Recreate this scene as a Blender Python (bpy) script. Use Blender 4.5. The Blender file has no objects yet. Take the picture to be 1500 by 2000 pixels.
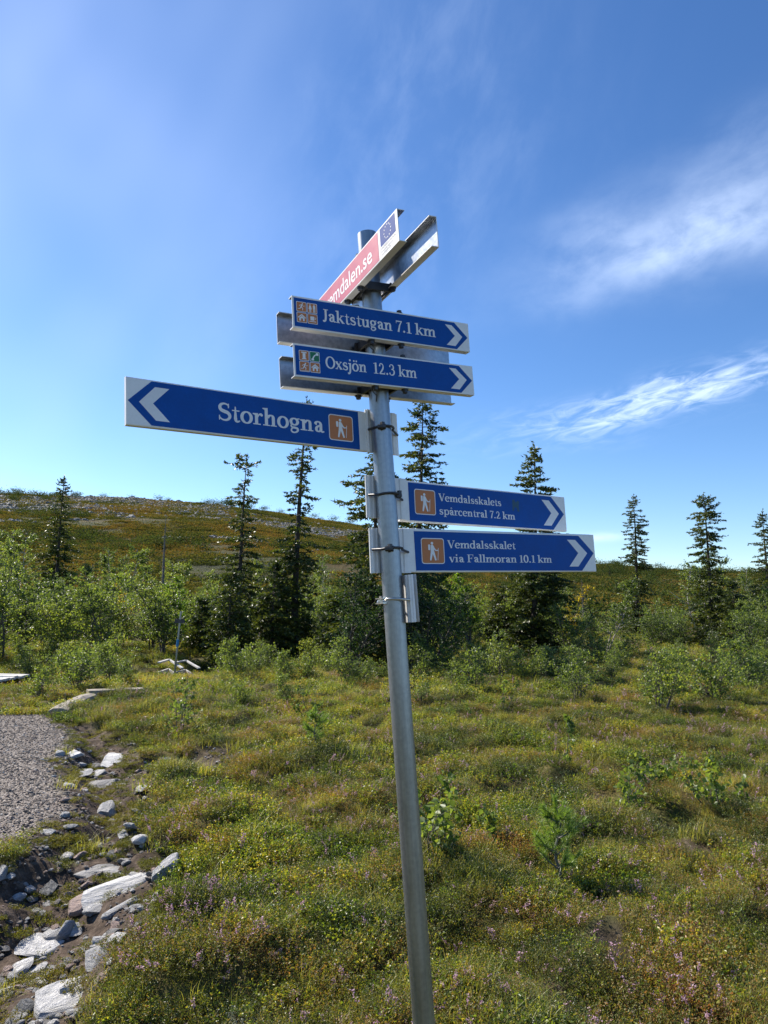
import bpy, math, random
import numpy as np
from math import sin, cos, tan, pi, radians as R_
random.seed(7); rs = np.random.RandomState(11)
SC = bpy.context.scene; COL = SC.collection

# ---------------- camera ----------------
CAMP = np.array([0, 0, 1.6]); FPX = 1420.0
PIT, ROL = R_(7.4), R_(1.3)
cF = np.array([0, cos(PIT), sin(PIT)]); r0 = np.array([1., 0, 0]); u0_ = np.array([0, -sin(PIT), cos(PIT)])
cR = cos(ROL)*r0 + sin(ROL)*u0_; cU = -sin(ROL)*r0 + cos(ROL)*u0_
import mathutils
cam_d = bpy.data.cameras.new('camera'); cam = bpy.data.objects.new('camera', cam_d); COL.objects.link(cam)
cam_d.sensor_fit = 'VERTICAL'; cam_d.sensor_height = 36; cam_d.lens = 36*FPX/2000
cam_d.clip_start = 0.05; cam_d.clip_end = 5000
mw = mathutils.Matrix(((cR[0], cU[0], -cF[0], 0), (cR[1], cU[1], -cF[1], 0), (cR[2], cU[2], -cF[2], 1.6), (0, 0, 0, 1)))
cam.matrix_world = mw; SC.camera = cam

# ---------------- world, sun, exposure ----------------
SUN_EL = R_(39); SUN_DIR_AZ = R_(-56)          # azimuth from +Y, negative = to the left
sdir = np.array([sin(SUN_DIR_AZ)*cos(SUN_EL), cos(SUN_DIR_AZ)*cos(SUN_EL), sin(SUN_EL)])
W = bpy.data.worlds.new("World"); SC.world = W; W.use_nodes = True
nt = W.node_tree; nt.nodes.clear()
def N(t, typ, **k):
    n = t.nodes.new(typ)
    for a, b in k.items():
        if a == 'ins':
            for i, v in b.items(): n.inputs[i].default_value = v
        else: setattr(n, a, b)
    return n
def math_(t, op, a, b=None, c=None):
    n = N(t, 'ShaderNodeMath', operation=op)
    for i, v in enumerate((a, b, c)):
        if v is None: continue
        if isinstance(v, (int, float)): n.inputs[i].default_value = v
        else: t.links.new(v, n.inputs[i])
    return n.outputs[0]
sky = N(nt, 'ShaderNodeTexSky', sky_type='NISHITA', sun_disc=False, sun_elevation=SUN_EL, sun_rotation=SUN_DIR_AZ,
        altitude=900, air_density=1.0, dust_density=0.25, ozone_density=3.0)
hsv = N(nt, 'ShaderNodeHueSaturation', ins={'Saturation': 1.20, 'Value': 1.0, 'Hue': .506})
nt.links.new(sky.outputs[0], hsv.inputs['Color'])
tc = N(nt, 'ShaderNodeTexCoord'); sep = N(nt, 'ShaderNodeSeparateXYZ'); nt.links.new(tc.outputs['Generated'], sep.inputs[0])
az = math_(nt, 'ARCTAN2', sep.outputs[0], sep.outputs[1]); el = math_(nt, 'ARCSINE', sep.outputs[2])
azd = math_(nt, 'MULTIPLY', az, 57.2958); eld = math_(nt, 'MULTIPLY', el, 57.2958)
def cloud(ca, ce, ang, la, lb, sa, sb, seed, lo, hi, warp=1.0, power=2.0, det=8):
    """a wisp centred on azimuth ca, elevation ce (degrees), long axis tilted by ang"""
    dx = math_(nt, 'SUBTRACT', azd, ca); dy = math_(nt, 'SUBTRACT', eld, ce)
    c_, s_ = cos(R_(ang)), sin(R_(ang))
    p = math_(nt, 'ADD', math_(nt, 'MULTIPLY', dx, c_), math_(nt, 'MULTIPLY', dy, s_))
    q = math_(nt, 'SUBTRACT', math_(nt, 'MULTIPLY', dy, c_), math_(nt, 'MULTIPLY', dx, s_))
    cx = N(nt, 'ShaderNodeCombineXYZ'); nt.links.new(math_(nt, 'MULTIPLY', p, sa), cx.inputs[0]); nt.links.new(math_(nt, 'MULTIPLY', q, sb), cx.inputs[1]); cx.inputs[2].default_value = seed
    no = N(nt, 'ShaderNodeTexNoise', ins={'Scale': 1.0, 'Detail': det, 'Roughness': 0.6, 'Distortion': warp}); nt.links.new(cx.outputs[0], no.inputs['Vector'])
    no2 = N(nt, 'ShaderNodeTexNoise', ins={'Scale': 0.35, 'Detail': 3, 'Roughness': 0.5}); nt.links.new(cx.outputs[0], no2.inputs['Vector'])
    qq = math_(nt, 'ADD', q, math_(nt, 'MULTIPLY', math_(nt, 'SUBTRACT', no2.outputs[0], 0.5), lb*2.6))
    a = math_(nt, 'POWER', math_(nt, 'ABSOLUTE', math_(nt, 'DIVIDE', p, la)), power); b = math_(nt, 'POWER', math_(nt, 'ABSOLUTE', math_(nt, 'DIVIDE', qq, lb)), power)
    g = math_(nt, 'EXPONENT', math_(nt, 'MULTIPLY', math_(nt, 'ADD', a, b), -1.0))
    mr = N(nt, 'ShaderNodeMapRange', interpolation_type='SMOOTHSTEP'); nt.links.new(no.outputs[0], mr.inputs[0])
    mr.inputs[1].default_value = lo; mr.inputs[2].default_value = hi
    return math_(nt, 'MULTIPLY', g, mr.outputs[0])
dens = [
    math_(nt, 'MULTIPLY', cloud(24.5, 26.4, 8, 10.0, 2.7, .24, .42, 3.1, .0, .85, .2, det=5), .60),
    math_(nt, 'MULTIPLY', cloud(30, 31, 10, 10, 2.4, .2, .45, 7.1, .1, .9, .25, det=5), .16),
    math_(nt, 'MULTIPLY', cloud(21, 15.6, 10.5, 9.5, 1.25, .35, 1.25, 5.7, .36, .72, .7), .75),
    math_(nt, 'MULTIPLY', cloud(30, 17.3, 8, 7, .8, .35, 1.3, 9.7, .38, .75, .7), .45),
    math_(nt, 'MULTIPLY', cloud(16.3, 5.5, 4, 2.2, .35, .5, 1.5, 2.2, .1, .6, .5), .45),
    math_(nt, 'MULTIPLY', cloud(2, 34, 60, 22, 9, .16, .24, 13.0, .35, .8, .25, det=6), .09),
    math_(nt, 'MULTIPLY', cloud(-30, 24, 60, 40, 16, .05, .07, 17.0, .05, .95, .1, det=2), .24),
]
tot = dens[0]
for d_ in dens[1:]: tot = math_(nt, 'ADD', tot, d_)
tot = math_(nt, 'MINIMUM', tot, .92)
mix = N(nt, 'ShaderNodeMix', data_type='RGBA'); nt.links.new(tot, mix.inputs[0]); nt.links.new(hsv.outputs[0], mix.inputs[6]); mix.inputs[7].default_value = (6.2, 7.3, 9.2, 1)
bg = N(nt, 'ShaderNodeBackground', ins={'Strength': 0.107}); nt.links.new(mix.outputs[2], bg.inputs[0])
wo = N(nt, 'ShaderNodeOutputWorld'); nt.links.new(bg.outputs[0], wo.inputs[0])
sl = bpy.data.lights.new('sun', 'SUN'); sl.energy = 5.0; sl.angle = R_(0.5); sl.color = (1.0, 0.93, 0.82)
so = bpy.data.objects.new('sun', sl); COL.objects.link(so); so.location = (-20, 20, 30)
so.rotation_euler = mathutils.Vector(sdir).to_track_quat('Z', 'Y').to_euler()
vs = SC.view_settings; vs.view_transform = 'Standard'; vs.look = 'None'; vs.gamma = 1; vs.exposure = 0.82; vs.use_curve_mapping = False
SC.cycles.max_bounces = 8; SC.cycles.transparent_max_bounces = 8; SC.cycles.caustics_reflective = False; SC.cycles.caustics_refractive = False

# ---------------- helpers ----------------
def tag(o, label=None, cat=None, group=None, kind=None):
    if label: o['label'] = label
    if cat: o['category'] = cat
    if group: o['group'] = group
    if kind: o['kind'] = kind
    return o
def mesh_from(name, V, F, mats=(), fm=None, smooth=False):
    """V (n,3); F list of tuples or (m,k) array"""
    me = bpy.data.meshes.new(name)
    V = np.asarray(V, dtype=np.float32)
    if isinstance(F, np.ndarray):
        m, k = F.shape
        me.vertices.add(len(V)); me.vertices.foreach_set('co', V.ravel())
        me.loops.add(m*k); me.loops.foreach_set('vertex_index', F.astype(np.int32).ravel())
        me.polygons.add(m); me.polygons.foreach_set('loop_start', np.arange(0, m*k, k, dtype=np.int32))
        me.polygons.foreach_set('loop_total', np.full(m, k, dtype=np.int32))
        me.update(calc_edges=True)
    else:
        me.from_pydata([tuple(map(float, v)) for v in V], [], [tuple(int(i) for i in f) for f in F]); me.update()
    for m_ in mats: me.materials.append(m_)
    if fm is not None: me.polygons.foreach_set('material_index', np.asarray(fm, dtype=np.int32))
    if smooth: me.polygons.foreach_set('use_smooth', np.ones(len(me.polygons), dtype=bool))
    return me
def link(name, me, parent=None, loc=None):
    o = bpy.data.objects.new(name, me); COL.objects.link(o)
    if parent is not None: o.parent = parent
    if loc is not None: o.location = loc
    return o
def empty(name, loc=(0, 0, 0), rz=0):
    o = bpy.data.objects.new(name, None); COL.objects.link(o); o.location = loc; o.rotation_euler = (0, 0, rz); o.empty_display_size = .1
    return o
def copy_tree(o):
    c = o.copy(); COL.objects.link(c)
    for ch in o.children:
        d = ch.copy(); COL.objects.link(d); d.parent = c
    return c
class MB:
    def __init__(s): s.V = []; s.F = []; s.M = []
    def add(s, V, F, m=0):
        b = len(s.V); s.V += [tuple(v) for v in V]; s.F += [tuple(i+b for i in f) for f in F]; s.M += [m]*len(F)
    def box(s, c, h, ax=None, m=0, j=0):
        c = np.array(c, float); ax = np.eye(3) if ax is None else np.array(ax, float)
        V = [c + ax[0]*x*h[0] + ax[1]*y*h[1] + ax[2]*z*h[2] + (rs.uniform(-j, j, 3) if j else 0) for x in (-1, 1) for y in (-1, 1) for z in (-1, 1)]
        s.add(V, [(0, 1, 3, 2), (4, 6, 7, 5), (0, 4, 5, 1), (2, 3, 7, 6), (0, 2, 6, 4), (1, 5, 7, 3)], m)
    def tube(s, P, r, n=8, m=0, cap=True):
        P = [np.array(p, float) for p in P]; rr = r if hasattr(r, '__len__') else [r]*len(P)
        rings = []
        up = None
        for i, p in enumerate(P):
            t = P[min(i+1, len(P)-1)] - P[max(i-1, 0)]; t = t/(np.linalg.norm(t)+1e-9)
            if up is None: up = np.array([0, 0, 1.]) if abs(t[2]) < .9 else np.array([1., 0, 0])
            a = np.cross(t, up); a /= np.linalg.norm(a)+1e-9; b = np.cross(a, t); up = b
            rings.append([p + rr[i]*(a*cos(2*pi*k/n) + b*sin(2*pi*k/n)) for k in range(n)])
        V = [v for g in rings for v in g]; F = []
        for i in range(len(P)-1):
            for k in range(n): F.append((i*n+k, i*n+(k+1) % n, (i+1)*n+(k+1) % n, (i+1)*n+k))
        if cap: F.append(tuple(range(n))[::-1]); F.append(tuple((len(P)-1)*n+k for k in range(n)))
        s.add(V, F, m)
    def build(s, name, mats, parent=None, smooth=False):
        if not isinstance(mats, (list, tuple)): mats = [mats]
        me = mesh_from(name, s.V, s.F, mats, s.M)
        if smooth: me.shade_smooth() if hasattr(me, 'shade_smooth') else None
        return link(name, me, parent)

def ray(px, py):
    d = cF + cR*(px-750)/FPX - cU*(py-1000)/FPX; return d/np.linalg.norm(d)
def at(px, py, Y):
    d = ray(px, py); return CAMP + d*(Y/d[1])
def gnd(px, py, z=0.0):
    d = ray(px, py); return CAMP + d*((z-1.6)/d[2])

# ---------------- materials ----------------
def mat(name):
    m = bpy.data.materials.new(name); m.use_nodes = True; t = m.node_tree; b = t.nodes['Principled BSDF']; return m, t, b
def ramp(t, fac, stops):
    r = N(t, 'ShaderNodeValToRGB'); e = r.color_ramp.elements
    while len(e) < len(stops): e.new(0.5)
    for i, (p, c) in enumerate(stops): e[i].position = p; e[i].color = (*c, 1)
    t.links.new(fac, r.inputs[0]); return r.outputs[0]
def noise(t, scale, detail=4, rough=.55, vec=None, dist=0, coord='Object'):
    n = N(t, 'ShaderNodeTexNoise', ins={'Scale': scale, 'Detail': detail, 'Roughness': rough, 'Distortion': dist})
    if vec is None:
        c = N(t, 'ShaderNodeTexCoord'); vec = c.outputs[coord]
    t.links.new(vec, n.inputs['Vector']); return n.outputs[0]
def posn(t):
    return N(t, 'ShaderNodeNewGeometry').outputs['Position']
def bump(t, b, h, strength, dist=.02):
    n = N(t, 'ShaderNodeBump', ins={'Strength': strength, 'Distance': dist}); t.links.new(h, n.inputs['Height']); t.links.new(n.outputs[0], b.inputs['Normal'])
def mapv(t, vec, sc):
    n = N(t, 'ShaderNodeMapping', ins={'Scale': sc}); t.links.new(vec, n.inputs['Vector']); return n.outputs[0]
def plain(name, col, rough=.5, metal=0.0, var=.12, nscale=30, bmp=.0, spec=.5):
    m, t, b = mat(name); f = noise(t, nscale, 5, .6)
    lo = tuple(c*(1-var) for c in col); hi = tuple(min(1, c*(1+var)) for c in col)
    t.links.new(ramp(t, f, [(.3, lo), (.7, hi)]), b.inputs['Base Color'])
    b.inputs['Roughness'].default_value = rough; b.inputs['Metallic'].default_value = metal; b.inputs['Specular IOR Level'].default_value = spec
    if bmp: bump(t, b, f, bmp, .005)
    return m
def leafmat(name, stops, trans=.35, rough=.38, spec=.5, tint=(1.25, 1.2, .5), patch=1.1):
    """stops: colours along a per leaf random value"""
    m, t, b = mat(name); g = N(t, 'ShaderNodeNewGeometry')
    n2 = noise(t, patch, 3, .6, vec=g.outputs['Position'])
    f = math_(t, 'ADD', math_(t, 'MULTIPLY', g.outputs['Random Per Island'], .5), math_(t, 'MULTIPLY', math_(t, 'SUBTRACT', n2, .32), 1.35))
    c = ramp(t, f, stops); t.links.new(c, b.inputs['Base Color'])
    b.inputs['Roughness'].default_value = rough; b.inputs['Specular IOR Level'].default_value = spec
    tr = N(t, 'ShaderNodeBsdfTranslucent'); mc = N(t, 'ShaderNodeMix', data_type='RGBA', blend_type='MULTIPLY'); mc.inputs[0].default_value = 1
    t.links.new(c, mc.inputs[6]); mc.inputs[7].default_value = (*[x*1.6 for x in tint], 1); t.links.new(mc.outputs[2], tr.inputs[0])
    ms = N(t, 'ShaderNodeMixShader', ins={0: trans}); t.links.new(b.outputs[0], ms.inputs[1]); t.links.new(tr.outputs[0], ms.inputs[2])
    t.links.new(ms.outputs[0], t.nodes['Material Output'].inputs[0]); return m

def galv(name, c0, c1, rough, metal=.9):
    m, t, b = mat(name); tcn = N(t, 'ShaderNodeTexCoord')
    streak = noise(t, 1, 6, .65, vec=mapv(t, tcn.outputs['Object'], (60, 60, 2.2))); sp = noise(t, 90, 3, .5, vec=tcn.outputs['Object']); bl = noise(t, 7, 5, .6, vec=mapv(t, tcn.outputs['Object'], (1, 1, .35)))
    f = math_(t, 'ADD', math_(t, 'MULTIPLY', streak, .45), math_(t, 'ADD', math_(t, 'MULTIPLY', sp, .2), math_(t, 'MULTIPLY', bl, .35)))
    t.links.new(ramp(t, f, [(.40, c0), (.58, c1)]), b.inputs['Base Color'])
    rr = N(t, 'ShaderNodeMapRange', ins={3: rough-.08, 4: rough+.14}); t.links.new(f, rr.inputs[0]); t.links.new(rr.outputs[0], b.inputs['Roughness'])
    b.inputs['Metallic'].default_value = metal; bump(t, b, streak, .08, .002); return m
M_pole = galv('galvanised_steel', (.24, .265, .29), (.36, .39, .42), .38, .95)
M_alu = galv('bare_aluminium', (.30, .32, .34), (.48, .50, .52), .30, .95)
M_dark = plain('dark_weathered_steel', (.06, .06, .065), .45, .7, .3)
M_bright = plain('stainless_steel', (.55, .54, .52), .3, .9, .15)
def dusty(name, col, rough, var=.08):
    m, t, b = mat(name); f = noise(t, 18, 7, .65); g = noise(t, 140, 2, .5)
    ff = math_(t, 'ADD', math_(t, 'MULTIPLY', f, .7), math_(t, 'MULTIPLY', g, .3))
    t.links.new(ramp(t, ff, [(.3, tuple(c*(1-var) for c in col)), (.7, tuple(c*(1+var) for c in col))]), b.inputs['Base Color'])
    rr = N(t, 'ShaderNodeMapRange', ins={3: rough-.1, 4: rough+.15}); t.links.new(f, rr.inputs[0]); t.links.new(rr.outputs[0], b.inputs['Roughness']); return m
M_white = dusty('white_coated_metal', (.80, .80, .80), .42)
M_wfilm = dusty('white_reflective_film', (.76, .76, .78), .5)
M_wprint = dusty('bright_white_print', (.8, .8, .8), .4)
M_blue = dusty('blue_reflective_film', (.0, .070, .33), .5, .16)
M_blue.node_tree.nodes['Principled BSDF'].inputs['Specular IOR Level'].default_value = .22
M_eublue = dusty('flag_blue_print', (.004, .05, .27), .6)
M_eublue.node_tree.nodes['Principled BSDF'].inputs['Specular IOR Level'].default_value = .15
M_brown = dusty('brown_pictogram_film', (.50, .17, .05), .5)
M_green = dusty('green_pictogram_film', (.01, .16, .06), .38)
M_red = dusty('faded_red_film', (.52, .10, .14), .38)
M_ink = plain('black_print', (.06, .06, .07), .5)

# ================= TERRAIN =================
RIDGE = [(-60, 5.5), (-45, 6.6), (-28.1, 7.28), (-23.8, 7.44), (-19.6, 7.61), (-12.8, 7.6), (-7.7, 7.04), (-2, 6.34), (4.1, 4.66), (10.1, 3.94), (16.9, 3.53), (23, 3.05), (27.9, 2.95), (45, 2.6), (70, 1.5), (180, 1.2)]
ra = np.array([a for a, b in RIDGE]); re_ = np.array([b for a, b in RIDGE])
def wob(x, y, f, s):
    return (np.sin(x*f*1.0+s)*np.cos(y*f*1.13+s*1.7) + .6*np.sin(x*f*2.1+y*f*1.3+s*3.1) + .5*np.cos(x*f*-1.7+y*f*2.6+s*.7) + .35*np.sin(x*f*4.3-y*f*3.1+s*2.2))/2.0
PATH = [(-30, 3.0), (-2.52, 3.9), (-2.40, 4.95), (-2.26, 5.55), (-2.62, 6.2), (-3.15, 7.2), (-3.5, 8.5), (-4.2, 9.8), (-4.6, 10.3), (-5.4, 10.25), (-30, 9.0)]
DITCH = [(-2.2, 1.5), (-1.75, 3.0), (-1.75, 3.9), (-1.75, 4.6), (-2.0, 5.2), (-2.25, 6.2), (-2.75, 7.3), (-3.3, 8.6), (-3.9, 9.4)]
DW = [.75, .62, .68, .55, .36, .40, .62, .45, .30]
def inpoly(x, y, P):
    c = np.zeros(x.shape, bool); n = len(P)
    for i in range(n):
        x1, y1 = P[i]; x2, y2 = P[(i+1) % n]
        if y1 == y2: continue
        k = ((y1 > y) != (y2 > y)) & (x < (x2-x1)*(y-y1)/(y2-y1)+x1); c ^= k
    return c
def dseg(x, y, pts, wd=None):
    best = np.full(x.shape, 1e9)
    for i in range(len(pts)-1):
        ax, ay = pts[i]; bx, by = pts[i+1]; L = (bx-ax)**2+(by-ay)**2
        t = np.clip(((x-ax)*(bx-ax)+(y-ay)*(by-ay))/L, 0, 1); d = np.hypot(x-ax-t*(bx-ax), y-ay-t*(by-ay))
        if wd: d = d/(wd[i]+(wd[i+1]-wd[i])*t)
        best = np.minimum(best, d)
    return best
def sstep(a, b, v):
    t = np.clip((v-a)/(b-a), 0, 1); return t*t*(3-2*t)
BARE = [(2.13, 5.15, .17), (2.75, 4.85, .22), (1.15, 3.62, .12), (-.45, 4.5, .12), (.75, 3.35, .10), (-1.75, 7.9, .4), (2.35, 3.75, .14), (1.9, 6.6, .18), (-.2, 3.6, .09)]
def zones(x, y):
    """path 0..1, dirt 0..1"""
    xx = x + .10*wob(x, y, 4, 2); yy = y + .08*wob(x, y, 4, 5)
    p = inpoly(xx, yy, PATH)
    dd = dseg(xx, yy, DITCH, DW)
    dirt = 1-sstep(.8, 1.15, dd)
    for bx, by, br in BARE: dirt = np.maximum(dirt, .8*(1-sstep(.6, 1.1, np.hypot(xx-bx, (yy-by)*.8)/br)))
    return p.astype(float), dirt*(1-p), dd
def hgt(x, y):
    x = np.asarray(x, float); y = np.asarray(y, float)
    p, d, dd = zones(x, y)
    sd = dseg(x, y, PATH+PATH[:1]); sd = np.where(inpoly(x, y, PATH), -sd, sd); p = 1-sstep(-.10, .38, sd)
    r = np.hypot(x, y); a = np.degrees(np.arctan2(x, y))
    far = sstep(14, 40, r)
    z = .06*wob(x, y, 1.1, 1.3) + .11*wob(x, y, 2.9, 4.0)*(1-p)*(1-d*.5)*(1-far*.7)+.018*wob(x, y, 9.5, 7.0)*(1-p)*(1-far) + .18*wob(x, y, .23, 2.0)*far
    z = z*sstep(.5, 4, r) + .03*sstep(-1, -6, -np.abs(x))*0
    z -= (1-sstep(.1, 1.2, dd))*.16*(1-p)
    z += d*.025*wob(x, y, 9, 1)+d*.015*wob(x, y, 19, 3)
    z = z*(1-p) + p*(.02+.012*wob(x, y, 2.5, 3))
    z += -.12*np.exp(-((x+7.6)/1.6)**2-((y-14.2)/1.5)**2)
    z += -.55*np.exp(-((x+5.4)/2.4)**2-((y-19.6)/2.6)**2)-.25*np.exp(-((x+9.5)/3.5)**2-((y-15)/1.6)**2)
    E = np.interp(a, ra, re_); RR = 270.0
    H = np.tan(np.radians(E))*RR+1.6
    t = np.clip((r-48)/(RR-48), 0, None)
    hill = H*np.where(t < 1, t**1.22, 1-.35*(t-1)**1.0)
    hill = np.where(t > 1, H*(1-.25*(t-1)), hill)
    hill = np.maximum(hill, -5)
    back = sstep(-5, 25, y)                      # hill only in front; gentle moor behind
    z = z + hill*back*(r > 48) + far*1.1*wob(x, y, .035, 1.0)*sstep(60, 120, r)*(1-sstep(200, 262, r))
    return z
def gy(px, py):
    """point of the terrain seen at a photograph position"""
    z = 0
    for _ in range(6):
        p = gnd(px, py, z); z = float(hgt(p[0], p[1]))
    return np.array([p[0], p[1], z])
def axis(lo, hi, d, grow, end_lo, end_hi):
    v = list(np.arange(lo, hi, d)); s = d; x = hi
    while x < end_hi: v.append(x); s *= grow; x += s
    s = d; x = lo-d
    while x > end_lo: v.insert(0, x); s *= grow; x -= s
    return np.array(v)
gx = axis(-5.5, 7.0, .065, 1.045, -900, 900); gyv = axis(2.2, 14, .065, 1.04, -300, 1100)
X, Y = np.meshgrid(gx, gyv); Z = hgt(X, Y)
nx, ny = len(gx), len(gyv)
V = np.stack([X.ravel(), Y.ravel(), Z.ravel()], 1)
idx = np.arange(nx*ny).reshape(ny, nx)
F = np.stack([idx[:-1, :-1], idx[:-1, 1:], idx[1:, 1:], idx[1:, :-1]], -1).reshape(-1, 4)
m, t, b = mat('moor_ground')
P_ = posn(t)
at_ = N(t, 'ShaderNodeAttribute', attribute_name='zone'); sp_ = N(t, 'ShaderNodeSeparateXYZ'); t.links.new(at_.outputs['Vector'], sp_.inputs[0])
n1 = noise(t, 1.6, 8, .68, vec=P_); n2 = noise(t, 14, 6, .7, vec=P_)
heath = ramp(t, n1, [(.30, (.035, .04, .012)), (.45, (.075, .07, .02)), (.58, (.13, .10, .03)), (.72, (.07, .04, .022))])
n3 = noise(t, .045, 9, .66, vec=P_); n4 = noise(t, .5, 8, .75, vec=P_); n5 = noise(t, .012, 4, .5, vec=P_)
f3 = math_(t, 'ADD', math_(t, 'MULTIPLY', n3, .62), math_(t, 'MULTIPLY', n4, .38))
hillc = ramp(t, f3, [(.36, (.022, .028, .008)), (.43, (.055, .064, .014)), (.50, (.095, .088, .018)), (.56, (.12, .080, .022)), (.62, (.075, .078, .018)), (.70, (.03, .038, .010))])
dist = N(t, 'ShaderNodeVectorMath', operation='LENGTH'); t.links.new(P_, dist.inputs[0])
fd = N(t, 'ShaderNodeMapRange', ins={1: 25.0, 2: 60.0}); t.links.new(dist.outputs['Value'], fd.inputs[0])
mx = N(t, 'ShaderNodeMix', data_type='RGBA'); t.links.new(fd.outputs[0], mx.inputs[0]); t.links.new(heath, mx.inputs[6]); t.links.new(hillc, mx.inputs[7])
soil = ramp(t, n2, [(.3, (.020, .013, .009)), (.5, (.065, .044, .03)), (.7, (.16, .12, .09))])
mx2 = N(t, 'ShaderNodeMix', data_type='RGBA'); t.links.new(sp_.outputs[1], mx2.inputs[0]); t.links.new(mx.outputs[2], mx2.inputs[6]); t.links.new(soil, mx2.inputs[7])
vor = N(t, 'ShaderNodeTexVoronoi', ins={'Scale': 62.0}); t.links.new(P_, vor.inputs['Vector'])
n6 = noise(t, 3, 6, .6, vec=P_)
gcol = ramp(t, vor.outputs['Color'], [(.1, (.11, .088, .07)), (.5, (.24, .20, .17)), (.9, (.44, .39, .34))])
mx3 = N(t, 'ShaderNodeMix', data_type='RGBA'); t.links.new(sp_.outputs[0], mx3.inputs[0]); t.links.new(mx2.outputs[2], mx3.inputs[6]); t.links.new(gcol, mx3.inputs[7])
t.links.new(mx3.outputs[2], b.inputs['Base Color']); b.inputs['Roughness'].default_value = .9; b.inputs['Specular IOR Level'].default_value = .2
bh = math_(t, 'ADD', math_(t, 'MULTIPLY', n2, 1.0), math_(t, 'MULTIPLY', math_(t, 'MULTIPLY', vor.outputs['Distance'], -2.0), sp_.outputs[0]))
bn1 = N(t, 'ShaderNodeBump', ins={'Strength': .7, 'Distance': .03}); t.links.new(bh, bn1.inputs['Height'])
bn2 = N(t, 'ShaderNodeBump', ins={'Distance': 2.2}); t.links.new(n4, bn2.inputs['Height']); t.links.new(fd.outputs[0], bn2.inputs['Strength']); t.links.new(bn1.outputs[0], bn2.inputs['Normal'])
t.links.new(bn2.outputs[0], b.inputs['Normal'])
gme = mesh_from('ground', V, F, [m], smooth=True)
zp, zd, _d = zones(X, Y)
ca = gme.attributes.new('zone', 'FLOAT_VECTOR', 'POINT'); ca.data.foreach_set('vector', np.stack([zp.ravel(), zd.ravel(), 0*zd.ravel()], 1).astype(np.float32).ravel())
tag(link('ground', gme), kind='structure')

# ================= SCATTER =================
def scatter(name, sources, pts, rot, scl, pick, label, cat):
    me = bpy.data.meshes.new(name+'_points'); me.vertices.add(len(pts)); me.vertices.foreach_set('co', np.asarray(pts, np.float32).ravel())
    for nm, ty, key, arr in (('rot', 'FLOAT_VECTOR', 'vector', rot), ('scl', 'FLOAT_VECTOR', 'vector', scl), ('pick', 'INT', 'value', pick)):
        a = me.attributes.new(nm, ty, 'POINT'); a.data.foreach_set(key, np.asarray(arr, np.int32 if ty == 'INT' else np.float32).ravel())
    c = bpy.data.collections.new(name+'_sources')
    for i, s in enumerate(sources):
        so_ = bpy.data.objects.new('%s_source_%s' % (name, 'abcdefghij'[i]), s); c.objects.link(so_)
    g = bpy.data.node_groups.new(name+'_scatter', 'GeometryNodeTree')
    g.interface.new_socket('Geometry', in_out='INPUT', socket_type='NodeSocketGeometry'); g.interface.new_socket('Geometry', in_out='OUTPUT', socket_type='NodeSocketGeometry')
    gi = g.nodes.new('NodeGroupInput'); go = g.nodes.new('NodeGroupOutput'); ip = g.nodes.new('GeometryNodeInstanceOnPoints')
    ci = g.nodes.new('GeometryNodeCollectionInfo'); ci.inputs['Collection'].default_value = c; ci.inputs['Separate Children'].default_value = True; ci.inputs['Reset Children'].default_value = True
    ip.inputs['Pick Instance'].default_value = True
    def na(nm, ty):
        n = g.nodes.new('GeometryNodeInputNamedAttribute'); n.data_type = ty; n.inputs['Name'].default_value = nm; return n.outputs['Attribute']
    e2r = g.nodes.new('FunctionNodeEulerToRotation')
    g.links.new(gi.outputs[0], ip.inputs['Points']); g.links.new(ci.outputs[0], ip.inputs['Instance']); g.links.new(na('pick', 'INT'), ip.inputs['Instance Index'])
    g.links.new(na('rot', 'FLOAT_VECTOR'), e2r.inputs[0]); g.links.new(e2r.outputs[0], ip.inputs['Rotation']); g.links.new(na('scl', 'FLOAT_VECTOR'), ip.inputs['Scale'])
    g.links.new(ip.outputs[0], go.inputs[0])
    o = link(name, me); md = o.modifiers.new('scatter', 'NODES'); md.node_group = g
    tag(o, label, cat, kind='stuff'); return o
def rnd_rot(n, tilt=.2):
    return np.stack([rs.uniform(-tilt, tilt, n), rs.uniform(-tilt, tilt, n), rs.uniform(0, 2*pi, n)], 1)
def unit(v): return v/(np.linalg.norm(v, axis=-1, keepdims=True)+1e-9)
def leaves(P, size, up=.3, asp=.7, D=None, fold=.18):
    """rhombic folded leaves, one island each; P (n,3)"""
    n = len(P); s = (size*rs.uniform(.65, 1.25, n))[:, None]
    d = unit(rs.normal(size=(n, 3))+np.array([0, 0, up])) if D is None else unit(D)
    k = unit(np.cross(d, rs.normal(size=(n, 3)))); nn = np.cross(d, k)
    w = s*asp*.5
    A = P; B = P+d*s*.5+k*w+nn*s*fold; C_ = P+d*s; D_ = P+d*s*.5-k*w+nn*s*fold
    V = np.stack([A, B, C_, D_], 1).reshape(-1, 3); i = np.arange(n)*4
    F = np.concatenate([np.stack([i, i+1, i+2], 1), np.stack([i, i+2, i+3], 1)]); return V, F
def join(parts):
    Vs, Fs, Ms, b = [], [], [], 0
    for V, F, m in parts:
        Vs.append(V); Fs.append(F+b); Ms.append(np.full(len(F), m)); b += len(V)
    return np.concatenate(Vs), np.concatenate(Fs), np.concatenate(Ms)
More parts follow.
